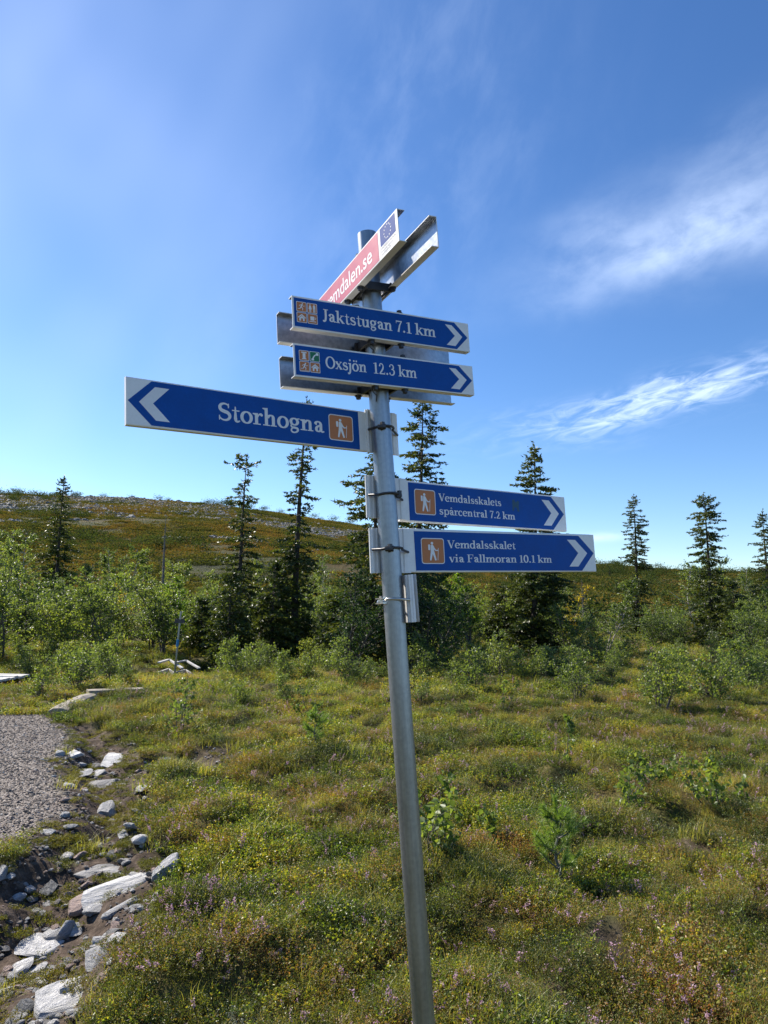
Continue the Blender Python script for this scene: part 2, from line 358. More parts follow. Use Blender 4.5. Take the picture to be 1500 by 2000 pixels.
def blades(n, spread, L, w, lean=.5, seg=3):
    """grass blades as tapered bent strips of triangles"""
    a = rs.uniform(0, 2*pi, n); r0_ = spread*np.sqrt(rs.uniform(0, 1, n)); base = np.stack([r0_*np.cos(a), r0_*np.sin(a), np.full(n, -.01)], 1)
    az_ = rs.uniform(0, 2*pi, n); dirh = np.stack([np.cos(az_), np.sin(az_), 0*az_], 1); side = np.stack([-np.sin(az_), np.cos(az_), 0*az_], 1)
    LL = (L*rs.uniform(.5, 1.2, n))[:, None]; ln = (lean*rs.uniform(.2, 1.2, n))[:, None]
    Vs = []; 
    for k in range(seg+1):
        q = k/seg; c = base + np.array([0, 0, 1.])*LL*(q-.35*ln*q*q) + dirh*LL*ln*q*q
        ww = w*(1-q*.85)*.5; Vs += [c-side*ww, c+side*ww]
    V = np.stack(Vs, 1).reshape(-1, 3); m2 = 2*(seg+1); i = np.arange(n)*m2; Fs = []
    for k in range(seg):
        Fs += [np.stack([i+2*k, i+2*k+1, i+2*k+3], 1), np.stack([i+2*k, i+2*k+3, i+2*k+2], 1)]
    return V, np.concatenate(Fs)
def twigs(n, spread, L, w, nl, ls, up=1.2, asp=.5, flower=0):
    """upright twiglets with small leaves along them, on a dome"""
    a = rs.uniform(0, 2*pi, n); r = spread*np.sqrt(rs.uniform(0, 1, n)); base = np.stack([r*np.cos(a)*.8, r*np.sin(a)*.8, np.full(n, -.01)], 1)
    d = unit(np.stack([np.cos(a)*r/spread*.55, np.sin(a)*r/spread*.55, np.ones(n)], 1)+rs.normal(scale=.22, size=(n, 3)))
    LL = L*rs.uniform(.55, 1.15, n)
    q = rs.uniform(.25, 1.0, (n, nl)); P = base[:, None]+d[:, None]*(LL[:, None]*q)[..., None]+rs.normal(scale=.004, size=(n, nl, 3))
    D = d[:, None]*up*.6+rs.normal(scale=.8, size=(n, nl, 3))+np.array([0, 0, .3])
    V, F = leaves(P.reshape(-1, 3), ls, D=D.reshape(-1, 3), asp=asp); out = [(V, F, 0)]
    side = unit(np.cross(d, rs.normal(size=(n, 3))))*w; tip = base+d*LL[:, None]
    SV = np.stack([base-side, base+side, tip], 1).reshape(-1, 3); i = np.arange(n)*3; out.append((SV, np.stack([i, i+1, i+2], 1), 1))
    if flower:
        k = rs.choice(n, int(n*flower), replace=False); m_ = 16
        P = tip[k][:, None]-d[k][:, None]*(rs.uniform(-.005, .045, (len(k), m_)))[..., None]+rs.normal(scale=.0035, size=(len(k), m_, 3))
        V, F = leaves(P.reshape(-1, 3), .008, asp=.9); out.append((V, F, 2))
    return out
L_heather = leafmat('heather_leaf', [(.12, (.020, .030, .008)), (.34, (.075, .10, .017)), (.54, (.19, .20, .035)), (.72, (.25, .15, .045)), (1, (.28, .10, .05))], .38, .5)
L_flower = leafmat('heather_flower', [(0, (.34, .17, .22)), (.5, (.48, .30, .37)), (1, (.60, .44, .48))], .3, .6, tint=(1, .9, 1))
L_stem = plain('brown_twig', (.075, .045, .028), .8, var=.4)
L_bil = leafmat('bilberry_leaf', [(.1, (.028, .055, .012)), (.36, (.09, .145, .022)), (.56, (.22, .25, .036)), (.78, (.35, .28, .045)), (1, (.36, .11, .04))], .45, .38)
L_crow = leafmat('crowberry_leaf', [(.1, (.012, .026, .009)), (.40, (.045, .078, .018)), (.66, (.12, .15, .03)), (1, (.22, .19, .045))], .3, .38)
L_grass = leafmat('moor_grass', [(.1, (.11, .145, .025)), (.4, (.25, .27, .05)), (.62, (.36, .33, .08)), (.85, (.42, .32, .13)), (1, (.42, .24, .11))], .5, .45)
L_moss = leafmat('moss_shoot', [(.1, (.05, .065, .008)), (.45, (.14, .15, .015)), (.75, (.24, .20, .02)), (1, (.12, .07, .02))], .25, .6)
L_lich = leafmat('lichen', [(.0, (.26, .27, .20)), (.6, (.38, .38, .28)), (1, (.48, .47, .36))], .15, .7, tint=(1, 1, .8))
L_birch = leafmat('birch_leaf', [(.05, (.045, .070, .028)), (.35, (.085, .125, .040)), (.6, (.14, .19, .046)), (.85, (.21, .25, .05)), (1, (.25, .23, .04))], .48, .42, .5, patch=.35)
L_spruce = leafmat('spruce_needle', [(.1, (.018, .032, .013)), (.42, (.044, .066, .018)), (.68, (.095, .115, .022)), (1, (.15, .155, .028))], .28, .45, .4, patch=.8)
L_pine = leafmat('pine_needle', [(.0, (.09, .15, .03)), (.5, (.18, .25, .05)), (1, (.30, .34, .08))], .35, .4, tint=(1.1, 1.2, .5))
L_hill = leafmat('dwarf_scrub_leaf', [(.15, (.022, .032, .010)), (.35, (.070, .085, .022)), (.52, (.13, .125, .032)), (.68, (.20, .135, .038)), (.82, (.19, .10, .034)), (1, (.08, .09, .024))], .22, .9, .1, patch=.05)
def clump(name, parts, mats):
    V, F, M = join(parts); return mesh_from(name, V, F, mats, M)
S_heather = [clump('heather_tuft', twigs(60, .10, .11, .0012, 9, .011, asp=.4, flower=f), [L_heather, L_stem, L_flower]) for f in (.05, .16, .02)]
S_crow = [clump('crowberry_tuft', twigs(70, .13, .095, .001, 9, .010, asp=.45), [L_crow, L_stem]) for _ in range(2)] + [clump('heather_green_tuft', twigs(70, .13, .12, .001, 9, .012, asp=.45), [L_heather, L_stem])]
S_bil = [clump('bilberry_tuft', twigs(44, .12, .11, .0012, 9, .015, up=.3, asp=.7), [L_bil, L_stem]) for _ in range(2)] + [clump('bilberry_small_tuft', twigs(56, .12, .08, .001, 8, .011, up=.3, asp=.75), [L_bil, L_stem])]
S_grass = []
for k in range(3):
    V_, F_ = blades(60, .10, .15, .0028, .8); S_grass.append(mesh_from('grass_tuft', V_, F_, [L_grass]))
S_moss = [clump('moss_cushion', twigs(120, .10, .035, .0008, 5, .010, asp=.5), [L_moss, L_stem])]
S_lich = [clump('lichen_tuft', twigs(60, .07, .05, .001, 8, .009, up=.1, asp=.7), [L_lich, L_lich])]
# positions: density falls with distance, tufts grow
def field(n, y0, y1, half=.68, xoff=0):
    u = rs.uniform(0, 1, n); y = np.sqrt(y0*y0+u*(y1*y1-y0*y0)); x = rs.uniform(-1, 1, n)*(half*y+.8)+xoff; return x, y
def pnoise(x, y, f, s): return wob(x+.3*wob(x, y, f*.7, s+4), y, f, s)
def place_plants():
    out = {k: [] for k in ('heather', 'crow', 'bil', 'grass', 'moss', 'lich')}
    for (n, y0, y1, sc) in ((7000, 1.6, 6.0, .9), (12000, 6.0, 13, 1.05), (9500, 13, 26, 1.5), (3500, 26, 48, 2.6)):
        x, y = field(n, y0, y1); p, d, dd = zones(x, y)
        keep = (p < .5) & ((d < .35) | (rs.uniform(size=n) < .10)) & ~((x < -5.2) & (y > 10) & (y < 14.6) & (x > -12) & (y < 13.2+(-x-5)*.3) & (rs.uniform(size=n) < .4))
        keep &= ~((np.hypot(x-2.3, y-5.7) < .28) | (np.hypot(x-3.0, y-4.9) < .22))
        x, y, d = x[keep], y[keep], d[keep]; n = len(x)
        a = pnoise(x, y, 1.6, 1.0)+rs.normal(scale=.14, size=n); b_ = pnoise(x, y, 1.1, 5.0)+rs.normal(scale=.14, size=n); c = pnoise(x, y, 2.4, 9.0)+rs.normal(scale=.15, size=n)
        w = np.stack([.16+1.8*np.clip(a-.25, 0, 1), .30+2.0*np.clip(-b_-.1, 0, 1), .18+2.0*np.clip(b_-.15, 0, 1), .08+1.5*np.clip(c-.3, 0, 1)], 1)
        w /= w.sum(1, keepdims=True); kind = (rs.uniform(size=(n, 1)) > np.cumsum(w, 1)).sum(1).clip(0, 3)
        kind = np.where((d > .1), np.where(rs.uniform(size=n) < .12, 3, 4), kind)
        kind = np.where((rs.uniform(size=n) < .012) & (c > 0), 5, kind)
        if y0 >= 13: kind = np.where(rs.uniform(size=n) < .14, 3, np.where(rs.uniform(size=n) < .3, 2, kind))
        z = hgt(x, y)
        s = sc*rs.uniform(.65, 1.2, n)*(1+.28*(rs.uniform(size=n) < .08)+.22*pnoise(x, y, 1.7, 2.2))
        for i, k in enumerate(('heather', 'crow', 'bil', 'grass', 'moss', 'lich')):
            q = kind == i
            out[k].append(np.stack([x[q], y[q], z[q], s[q]], 1))
    # moss round the stones and beside the path
    x, y = field(9000, 2.5, 10, .75); p, d, dd = zones(x, y)
    q = (p < .5) & (dd < 1.5) & (pnoise(x, y, 5, 3) > .0+.3*(1-d)); x, y = x[q], y[q]
    out['moss'].append(np.stack([x, y, hgt(x, y), rs.uniform(.5, 1.0, len(x))], 1))
    # flowering heather drifts
    for (cx, cy) in [gnd(*p)[:2] for p in ((1200, 1450), (1190, 1446), (1225, 1455), (1165, 1442), (1210, 1452), (1450, 1500), (1465, 1504), (1440, 1498), (1185, 1388), (300, 1850), (1170, 1385), (560, 1410), (1060, 1775), (430, 1580), (330, 1620), (250, 1880), (430, 1950), (720, 1430), (300, 1845), (1300, 1960), (520, 1780), (1230, 1790), (640, 1560))]:
        k = 9; x = cx+rs.normal(scale=.035*cy, size=k); y = cy+rs.normal(scale=.05*cy, size=k); p, d, dd = zones(x, y); q = (p < .5) & (d < .4)
        out['heather'].append(np.stack([x[q], y[q], hgt(x[q], y[q])+.02, rs.uniform(.9, 1.2, q.sum())], 1))
    return {k: np.concatenate(v) for k, v in out.items()}
PL = place_plants()
for k, src, nm, lab, ct in (('heather', S_heather, 'heather', 'low heather with pale pink flower spikes across the moor', 'heather'),
                            ('crow', S_crow, 'crowberry_carpet', 'dark green crowberry and budding heather carpet on the moor', 'ground cover'),
                            ('bil', S_bil, 'bilberry_carpet', 'yellow green bilberry shrublets turning red in places', 'ground cover'),
                            ('grass', S_grass, 'grass', 'thin yellow green moor grass growing between the shrublets', 'grass'),
                            ('moss', S_moss, 'moss', 'olive moss cushions on bare soil around the stones', 'moss'),
                            ('lich', S_lich, 'lichen', 'pale cream lichen tufts among the heather', 'lichen')):
    A_ = PL[k]; n = len(A_); s = A_[:, 3:4]*np.ones((1, 3)); s[:, 2] *= rs.uniform(.55, 1.05, n)
    scatter(nm, src, A_[:, :3], rnd_rot(n, .22), s, rs.randint(0, len(src), n), lab, ct)

# ---------------- stones ----------------
def stone_mesh(name, seed, sub=2, cuts=6, rough=.05, mats=(), flat=.6, smooth=False):
    import bmesh
    r = np.random.RandomState(seed); bm = bmesh.new(); bmesh.ops.create_icosphere(bm, subdivisions=sub, radius=1)
    for v in bm.verts: v.co *= 1
    for _ in range(cuts):
        n = r.normal(size=3); n /= np.linalg.norm(n); dd = r.uniform(.42, .78)
        for v in bm.verts:
            s = v.co.dot(mathutils.Vector(n))
            if s > dd: v.co -= mathutils.Vector(n)*(s-dd)*.93
    ph = r.uniform(0, 9, 3)
    for v in bm.verts:
        c = v.co; k = sin(c.x*5+ph[0])*cos(c.y*4.3+ph[1])+.5*sin(c.z*9+c.x*7+ph[2]); v.co *= 1+rough*k; v.co.z *= flat
    me = bpy.data.meshes.new(name); bm.to_mesh(me); bm.free()
    for m_ in mats: me.materials.append(m_)
    if smooth:
        me.polygons.foreach_set('use_smooth', np.ones(len(me.polygons), dtype=bool))
        try: me.set_sharp_from_angle(angle=R_(26))
        except Exception: pass
    return me
def rockmat(name, cols, layer=1.0):
    m, t, b = mat(name); tcn = N(t, 'ShaderNodeTexCoord'); P = tcn.outputs['Object']
    oi = N(t, 'ShaderNodeObjectInfo'); va = N(t, 'ShaderNodeVectorMath', operation='ADD'); t.links.new(P, va.inputs[0]); t.links.new(oi.outputs['Random'], va.inputs[1])
    n1 = noise(t, 1.6, 8, .65, vec=va.outputs[0]); n2 = noise(t, 1.0, 9, .7, vec=mapv(t, va.outputs[0], (1.6, 2.5, 9)), dist=.6)
    f = math_(t, 'ADD', math_(t, 'MULTIPLY', n1, .5), math_(t, 'MULTIPLY', n2, .5))
    c = ramp(t, f, [(.32, cols[0]), (.44, cols[1]), (.56, cols[2]), (.7, cols[3])])
    hs = N(t, 'ShaderNodeHueSaturation'); t.links.new(c, hs.inputs['Color']); vv = N(t, 'ShaderNodeMapRange', ins={3: .72, 4: 1.15}); t.links.new(oi.outputs['Random'], vv.inputs[0]); t.links.new(vv.outputs[0], hs.inputs['Value'])
    t.links.new(hs.outputs[0], b.inputs['Base Color']); b.inputs['Roughness'].default_value = .75; b.inputs['Specular IOR Level'].default_value = .35
    bump(t, b, f, .9, .12*layer); return m
R_white = rockmat('white_quartzite', [(.34, .33, .32), (.56, .55, .53), (.70, .68, .66), (.78, .77, .75)])
R_grey = rockmat('grey_stone', [(.16, .155, .15), (.27, .26, .25), (.40, .385, .37), (.52, .50, .48)])
R_scree = rockmat('grey_scree_stone', [(.07, .075, .075), (.14, .14, .135), (.22, .21, .20), (.32, .31, .29)])
R_pink = rockmat('pinkish_stone', [(.25, .17, .14), (.36, .26, .22), (.46, .35, .30), (.5, .42, .38)])
R_grav = rockmat('warm_gravel_stone', [(.13, .11, .095), (.22, .19, .165), (.34, .30, .27), (.46, .42, .38)])
R_dark = rockmat('dark_mottled_stone', [(.035, .038, .04), (.10, .105, .11), (.30, .30, .30), (.5, .49, .47)])  # darkest stone colour, mottled with paler patches
# individually placed boulders: px, py (centre of footprint), half width px, half height px, material, rotation, mesh seed, label
BOULD = [
    (136, 1936, 52, 58, R_white, -.75, 3, .30, 'largest white quartzite boulder at the bottom left corner, half sunk in grass'),
    (192, 1866, 30, 22, R_white, .3, 4, .3, 'white boulder with heather growing against it, above the largest bottom boulder'),
    (248, 1722, 46, 46, R_white, -.6, 5, .42, 'long white streaked slab leaning up the gully edge, widest stone midway'),
    (326, 1706, 17, 26, R_white, -.2, 6, .45, 'narrow white slab at the heath edge just right of the long streaked slab'),
    (250, 1752, 11, 24, R_white, -.7, 7, .4, 'thin pale sliver of stone below the long streaked slab'),
    (162, 1758, 22, 24, R_pink, -.6, 8, .55, 'rounded pinkish stone left of the long white slab'),
    (188, 1772, 18, 16, R_white, -.3, 9, .55, 'rounded white stone touching the pinkish stone'),
    (196, 1698, 54, 17, R_grey, .25, 10, .4, 'low long grey ledge stone above the long white slab'),
    (228, 1488, 32, 20, R_white, .2, 11, .8, 'blocky pale boulder furthest up the gully with a sunlit top'),
    (192, 1530, 32, 16, R_grey, -.1, 12, .85, 'grey boulder with a dark shaded face, second down the gully'),
    (208, 1578, 25, 22, R_white, .5, 13, .8, 'leaning pale blue grey boulder, third down the gully'),
    (218, 1606, 15, 12, R_white, .2, 14, .6, 'smooth white stone at the foot of the third gully boulder'),
    (140, 1472, 28, 8, R_white, .1, 15, .35, 'flat white stone lying on moss beside the gravel path'),
    (92, 1623, 16, 9, R_white, -.2, 16, .5, 'egg shaped white stone on moss at the path edge'),
    (4, 1692, 12, 18, R_white, .3, 17, .5, 'white stone cut by the left edge of the picture'),
    (78, 1838, 34, 20, R_white, .2, 18, .22, 'broad flat cream slab in the bare dirt'),
    (102, 1822, 20, 15, R_white, -.3, 19, .6, 'cream pillow shaped stone resting on the flat cream slab'),
    (130, 1814, 14, 22, R_white, -.3, 20, .8, 'upright pointed cream stone beside the pillow shaped stone'),
    (36, 1890, 22, 20, R_white, .4, 21, .5, 'pale rounded stone near the left edge in the dirt'),
    (73, 1893, 16, 12, R_white, -.2, 22, .5, 'flat topped pale stone right of the rounded one at the left edge'),
    (62, 1918, 14, 9, R_grey, 0, 23, .5, 'small square grey stone below the rounded one at the left edge'),
    (48, 1968, 20, 26, R_dark, .2, 24, .5, 'blue grey stone in shadow at the very bottom left'),
    (218, 1670, 11, 10, R_grey, .1, 25, .8, 'small grey knob of stone above the ledge stone'),
    (125, 1672, 13, 9, R_white, .1, 26, .5, 'pale stone alone on the mossy bank'),
    (278, 1556, 14, 9, R_white, -.3, 27, .5, 'white slab on the right side of the gully, mid way up'),
    (16, 1737, 13, 9, R_white, .1, 28, .6, 'oval white stone near the left edge above the dirt'),
    (72, 1780, 12, 7, R_white, 0, 29, .5, 'low pale stone in the middle of the lower dirt'),
    (96, 1765, 14, 10, R_grey, .4, 30, .6, 'grey stone among pebbles under the dark hollow'),
    (98, 1732, 14, 13, R_dark, .4, 31, .6, 'dark stone sitting in the shadowed hollow'),
    (318, 1490, 12, 10, R_grey, .4, 32, .7, 'grey stone at the heath edge by the dark peat'),
    (181, 1490, 14, 7, R_grey, .1, 33, .5, 'low grey stone left of the blocky boulder'),
    (190, 1511, 18, 9, R_white, .0, 34, .45, 'flat pale stone just above the second gully boulder'),
    (160, 1512, 14, 8, R_white, .0, 36, .45, 'flat pale stone nearest the gravel, above the second gully boulder'),
    (138, 1534, 10, 5, R_white, .0, 35, .4, 'small white chip at the gravel edge'),
    (150, 1822, 14, 12, R_white, .3, 37, .6, 'pale stone at the right end of the flat cream slab'),
    (118, 1690, 10, 8, R_pink, .3, 38, .6, 'small pinkish stone on the mossy bank above the dark hollow'),
    (240, 1640, 10, 8, R_white, .3, 39, .5, 'small white stone in the narrow stretch of the gully'),
]
for (px, py, hw, hh, mt, rz, sd, fl, lab) in BOULD:
    p = gy(px, py+hh*.25); dist_ = np.hypot(p[0], p[1]); s = np.hypot(dist_, 1.6)/FPX*1.06
    w = hw*s*1.12; sa = 1.6/np.hypot(dist_, 1.6); tall = min(1, fl); hz = max(hh*s*tall*.95, .25*min(w, hh*s*2)); dp = max(w*.45, hh*s*(1-.55*tall)/sa*.9)
    me = stone_mesh('stone', sd*13+1, 3, 15, .022, [mt], 1.0, smooth=True)
    o = link('boulder' if hw >= 24 else 'stone', me, loc=(p[0], p[1], p[2]+hz*.05)); o.scale = (w, dp, hz*1.1); o.rotation_euler = (.10, rs.uniform(-.12, .06), rz*.7)
    tag(o, lab, 'boulder' if hw >= 24 else 'stone')
small = [stone_mesh('loose_stone', 900+i, 2, 7, .03, [[R_white, R_grey, R_pink, R_white][i % 4]], .62, smooth=True) for i in range(8)]
SL_ = ['small white stone lying in the bare dirt gully beside the path', 'small grey stone lying in the bare dirt gully beside the path', 'small pinkish stone lying in the bare dirt gully beside the path', 'small white stone lying in the bare dirt gully beside the path']; SG_ = ['loose white stones in the gully', 'loose grey stones in the gully', 'loose pinkish stones in the gully', 'loose white stones in the gully']
cnt = 0
while cnt < 280:
    py = random.uniform(1440, 2050); px = random.uniform(-30, 340)
    p = gnd(px, py); P1 = np.array([p[0]]), np.array([p[1]]); zp_, zd_, dd_ = zones(*P1)
    if zp_[0] > .5 or zd_[0] < .5: continue
    s = random.choice((.018, .022, .026, .03, .04, .055))*random.uniform(.8, 1.2)
    o = link('loose_stone', small[cnt % 8], loc=(p[0], p[1], float(hgt(p[0], p[1]))+s*.2)); o.scale = (s, s*random.uniform(.6, 1), s*random.uniform(.6, 1)); o.rotation_euler = (random.uniform(-.3, .3), random.uniform(-.3, .3), random.uniform(0, 6.3))
    tag(o, SL_[cnt % 4], 'stone', SG_[cnt % 4]); cnt += 1
# gravel
peb = [stone_mesh('pebble', 500+i, 1, 5, .04, [[R_grav, R_pink, R_grav, R_white][i]], .6) for i in range(4)]
n = 42000; y = 3.8+(rs.uniform(size=n)**1.0)*6.8; x = -1.8-rs.uniform(size=n)**1.2*6.2
zpp, zdd, _ = zones(x, y); sdp = dseg(x, y, PATH+PATH[:1]); q = ((zpp > .5) | (sdp < .45*rs.uniform(size=n)**2.2)) & (x > -.62*y-1.2); x, y = x[q], y[q]
xd = rs.uniform(-4.5, -.8, 16000); yd = rs.uniform(2.6, 9.8, 16000); zpp, zdd, _ = zones(xd, yd); q = (zpp < .5) & (zdd > .3) & (pnoise(xd, yd, 3, 1)+rs.normal(scale=.4, size=len(xd)) > -.1); nd = q.sum()
s1 = np.concatenate([rs.uniform(.005, .013, len(x))+(rs.uniform(size=len(x)) < .06)*.012, rs.gamma(2, .0045, nd)+.005]); x = np.concatenate([x, xd[q]]); y = np.concatenate([y, yd[q]])
s3 = s1[:, None]*rs.uniform(.6, 1.2, (len(x), 3))
scatter('gravel', peb, np.stack([x, y, hgt(x, y)+.003], 1), rnd_rot(len(x), .4), s3, rs.choice(4, len(x), p=[.42, .18, .28, .12]), 'grey pink gravel covering the footpath and trickling into the gully', 'gravel')

# ---------------- hill scrub and boulder field ----------------
V1, F1 = leaves(rs.normal(size=(160, 3))*np.array([.5, .5, .13])+[0, 0, .12], .20, up=.6, asp=.8); S_scr = mesh_from('dwarf_scrub', V1, F1, [L_hill])
V1, F1 = leaves(rs.normal(size=(260, 3))*np.array([.55, .55, .42])+[0, 0, .8], .2, up=.5, asp=.7); L_hb = leafmat('hill_bush_leaf', [(.2, (.025, .040, .014)), (.6, (.05, .07, .022)), (1, (.09, .09, .03))], .3, .9, .1, patch=.08); S_bsh = mesh_from('hill_bush', V1, F1, [L_hb])
def polar(n, r1, r2, a1, a2):
    r = np.sqrt(rs.uniform(r1*r1, r2*r2, n)); a = np.radians(rs.uniform(a1, a2, n)); return r*np.sin(a), r*np.cos(a)
x, y = polar(42000, 60, 266, -34, 34); q = pnoise(x, y, .05, 2)+pnoise(x, y, .2, 3)*.7+rs.normal(scale=.3, size=len(x)) > -.45; x, y = x[q], y[q]
s = rs.uniform(.6, 1.4, len(x)); scatter('hill_heath', [S_scr], np.stack([x, y, hgt(x, y)-.1], 1), rnd_rot(len(x), .1), np.stack([s*1.3, s, s*.7], 1), np.zeros(len(x)), 'rust and olive dwarf shrubs covering the hillside', 'ground cover')
x, y = polar(3400, 62, 274, -36, 36); q = (pnoise(x, y, .035, 6)+rs.normal(scale=.22, size=len(x)) > .62) | ((np.hypot(x, y) > 266) & (rs.uniform(size=len(x)) < .25)) | ((x > 10) & (rs.uniform(size=len(x)) < .22)); x, y = x[q], y[q]
s = rs.uniform(.6, 1.5, len(x)); scatter('hill_bushes', [S_bsh], np.stack([x, y, hgt(x, y)-.2], 1), rnd_rot(len(x), .1), np.stack([s*1.3, s*1.3, s], 1), np.zeros(len(x)), 'dull green bushes scattered over the far hillside', 'bushes')
hb = [stone_mesh('hill_boulder', 700+i, 1, 4, .05, [[R_scree, R_grey, R_scree][i]], .7) for i in range(3)]
x, y = polar(90000, 120, 276, -33, 4); az_ = np.degrees(np.arctan2(x, y)); r = np.hypot(x, y)
band = np.exp(-((r-(222+10*np.sin(az_*.22)+np.clip(az_+12, 0, 20)*.6))/(30-np.clip(az_+14, 0, 12)*1.1))**4)*.85+.5*np.exp(-((r-255)/14)**2)*(az_ < -12)+.8*np.exp(-((r-176-5*np.sin(az_*.5))/6)**2)*(np.abs(az_+26) < 5)+.7*np.exp(-((r-148)/4)**2)*(np.abs(az_+13) < 4)
q = band+.5*pnoise(x*.6, y*1.6, .06, 1)+.3*pnoise(x, y, .22, 8)+rs.normal(scale=.20, size=len(x)) > .72; x, y = x[q], y[q]
s = .16+rs.gamma(2, .10, len(x)); s3 = s[:, None]*rs.uniform(.7, 1.3, (len(x), 3))
scatter('boulder_field', hb, np.stack([x, y, hgt(x, y)+.05], 1), rnd_rot(len(x), .5), s3, rs.choice(3, len(x), p=[.66, .18, .16]), 'grey scree of broken boulders across the upper hillside', 'boulder field')

# ================= TREES =================
B_birch = plain('dark_birch_bark', (.085, .07, .06), .8, var=.5, nscale=12)
B_pale = plain('pale_birch_bark', (.30, .27, .24), .75, var=.4, nscale=10)
B_spruce = plain('spruce_bark', (.055, .045, .038), .9, var=.4, nscale=15)
B_dead = plain('dead_wood', (.13, .12, .11), .85, var=.3, nscale=15)
def birch(seed, h, spread, stems, nleaf, lsz, droop=.1, clearf=.15, mats=None, leaner=.25, tight=.12):
    r = np.random.RandomState(seed); mb = MB(); pts = []
    for s in range(stems):
        a = r.uniform(0, 2*pi); base = np.array([cos(a), sin(a), 0])*r.uniform(0, spread*.15); lean = np.array([cos(a), sin(a), 0])*r.uniform(.1, 1)*leaner*(1 if stems > 1 else .4)
        hh = h*r.uniform(.6, 1.0) if s else h; P = [base-np.array([0, 0, .05])]; d = np.array([0, 0, 1.])+lean
        K = 8
        for k in range(K):
            d = d/np.linalg.norm(d); d = d+r.normal(scale=.13, size=3)*[1, 1, .3]; P.append(P[-1]+d/np.linalg.norm(d)*hh/K)
        rad = [max(.004*h/1.5, .011*h*(1-k/(K+.5))) for k in range(K+1)]
        mb.tube(P, rad, 5, cap=False)
        nb = int(14+8*h)
        for b_ in range(nb):
            q = r.uniform(clearf, 1.0); i = min(int(q*K), K-1); o = P[i]+(P[i+1]-P[i])*(q*K-i)
            ba = r.uniform(0, 2*pi); L = spread*(.95-.6*q)*r.uniform(.5, 1.1); bd = np.array([cos(ba), sin(ba), r.uniform(.3, .9)]); bd /= np.linalg.norm(bd)
            m1 = o+bd*L*.5+r.normal(scale=.04*L, size=3); e = m1+(bd+np.array([0, 0, r.uniform(-.35, .15)-droop]))*L*.5
            mb.tube([o, m1, e], [.0045*h*(1-q*.5), .003*h*(1-q*.5), .0012*h], 3, cap=False)
            for w in (0, 1, 2):
                e2 = m1+(e-m1)*r.uniform(0, 1)+r.normal(size=3)*L*.22; 
                pts.append((m1, e2)); pts.append((o+(m1-o)*.6, m1))
            pts.append((m1, e)); pts.append((m1, e))
    a0 = np.array([p[0] for p in pts]); a1 = np.array([p[1] for p in pts]); k = r.randint(0, len(pts), nleaf); q = r.uniform(0, 1, (nleaf, 1))
    Pl = a0[k]+(a1[k]-a0[k])*q+r.normal(scale=tight*lsz*8, size=(nleaf, 3))*.35
    Vl, Fl = leaves(Pl, lsz, up=-.25, asp=.8)
    tm = mesh_from('trunk', mb.V, mb.F, [mats[1]]); lm = mesh_from('crown', Vl, Fl, [mats[0]]); return tm, lm
def plant(name, meshes, loc, rz=0, sc=(1, 1, 1), label=None, cat=None, group=None, tn='trunk', cn='crown'):
    o = empty(name, loc, rz); o.scale = sc; a = link(tn, meshes[0], o); b = link(cn, meshes[1], o); tag(o, label, cat, group); return o
BM = (L_birch, B_birch); BP = (L_birch, B_pale)
bush_v = [birch(100+i, h, sp, st, nl, ls, mats=BM) for i, (h, sp, st, nl, ls) in enumerate([(2.2, 1.0, 5, 3600, .055), (2.6, 1.1, 4, 4200, .055), (1.9, 1.2, 6, 3600, .055), (3.0, 1.2, 3, 4600, .058), (2.8, 1.0, 4, 4000, .055)])]
low_v = [birch(130+i, h, sp, st, nl, ls, mats=BM) for i, (h, sp, st, nl, ls) in enumerate([(1.0, .65, 6, 1500, .042), (1.2, .7, 5, 1700, .042), (.8, .6, 7, 1300, .04)])]
tree_v = [birch(160+i, h, sp, st, nl, ls, clearf=.3, mats=BP) for i, (h, sp, st, nl, ls) in enumerate([(3.6, 1.4, 2, 5000, .06), (4.2, 1.5, 2, 5600, .06)])]
L_dkb = leafmat('dark_green_leaf', [(.1, (.012, .030, .012)), (.5, (.025, .055, .018)), (1, (.07, .12, .03))], .3, .55, .3)
L_ylw = leafmat('bright_green_leaf', [(.1, (.06, .12, .012)), (.5, (.10, .18, .018)), (1, (.20, .24, .03))], .5, .4, .4)
L_gold = leafmat('golden_leaf', [(.1, (.16, .17, .02)), (.5, (.30, .24, .03)), (1, (.42, .26, .04))], .5, .4, .4)
dk_v = birch(180, 3.2, 1.5, 4, 7000, .06, mats=(L_dkb, B_birch)); yl_v = birch(181, 3.4, .9, 3, 5000, .06, mats=(L_ylw, B_birch)); go_v = birch(182, 2.8, .8, 3, 1600, .06, mats=(L_gold, B_birch))

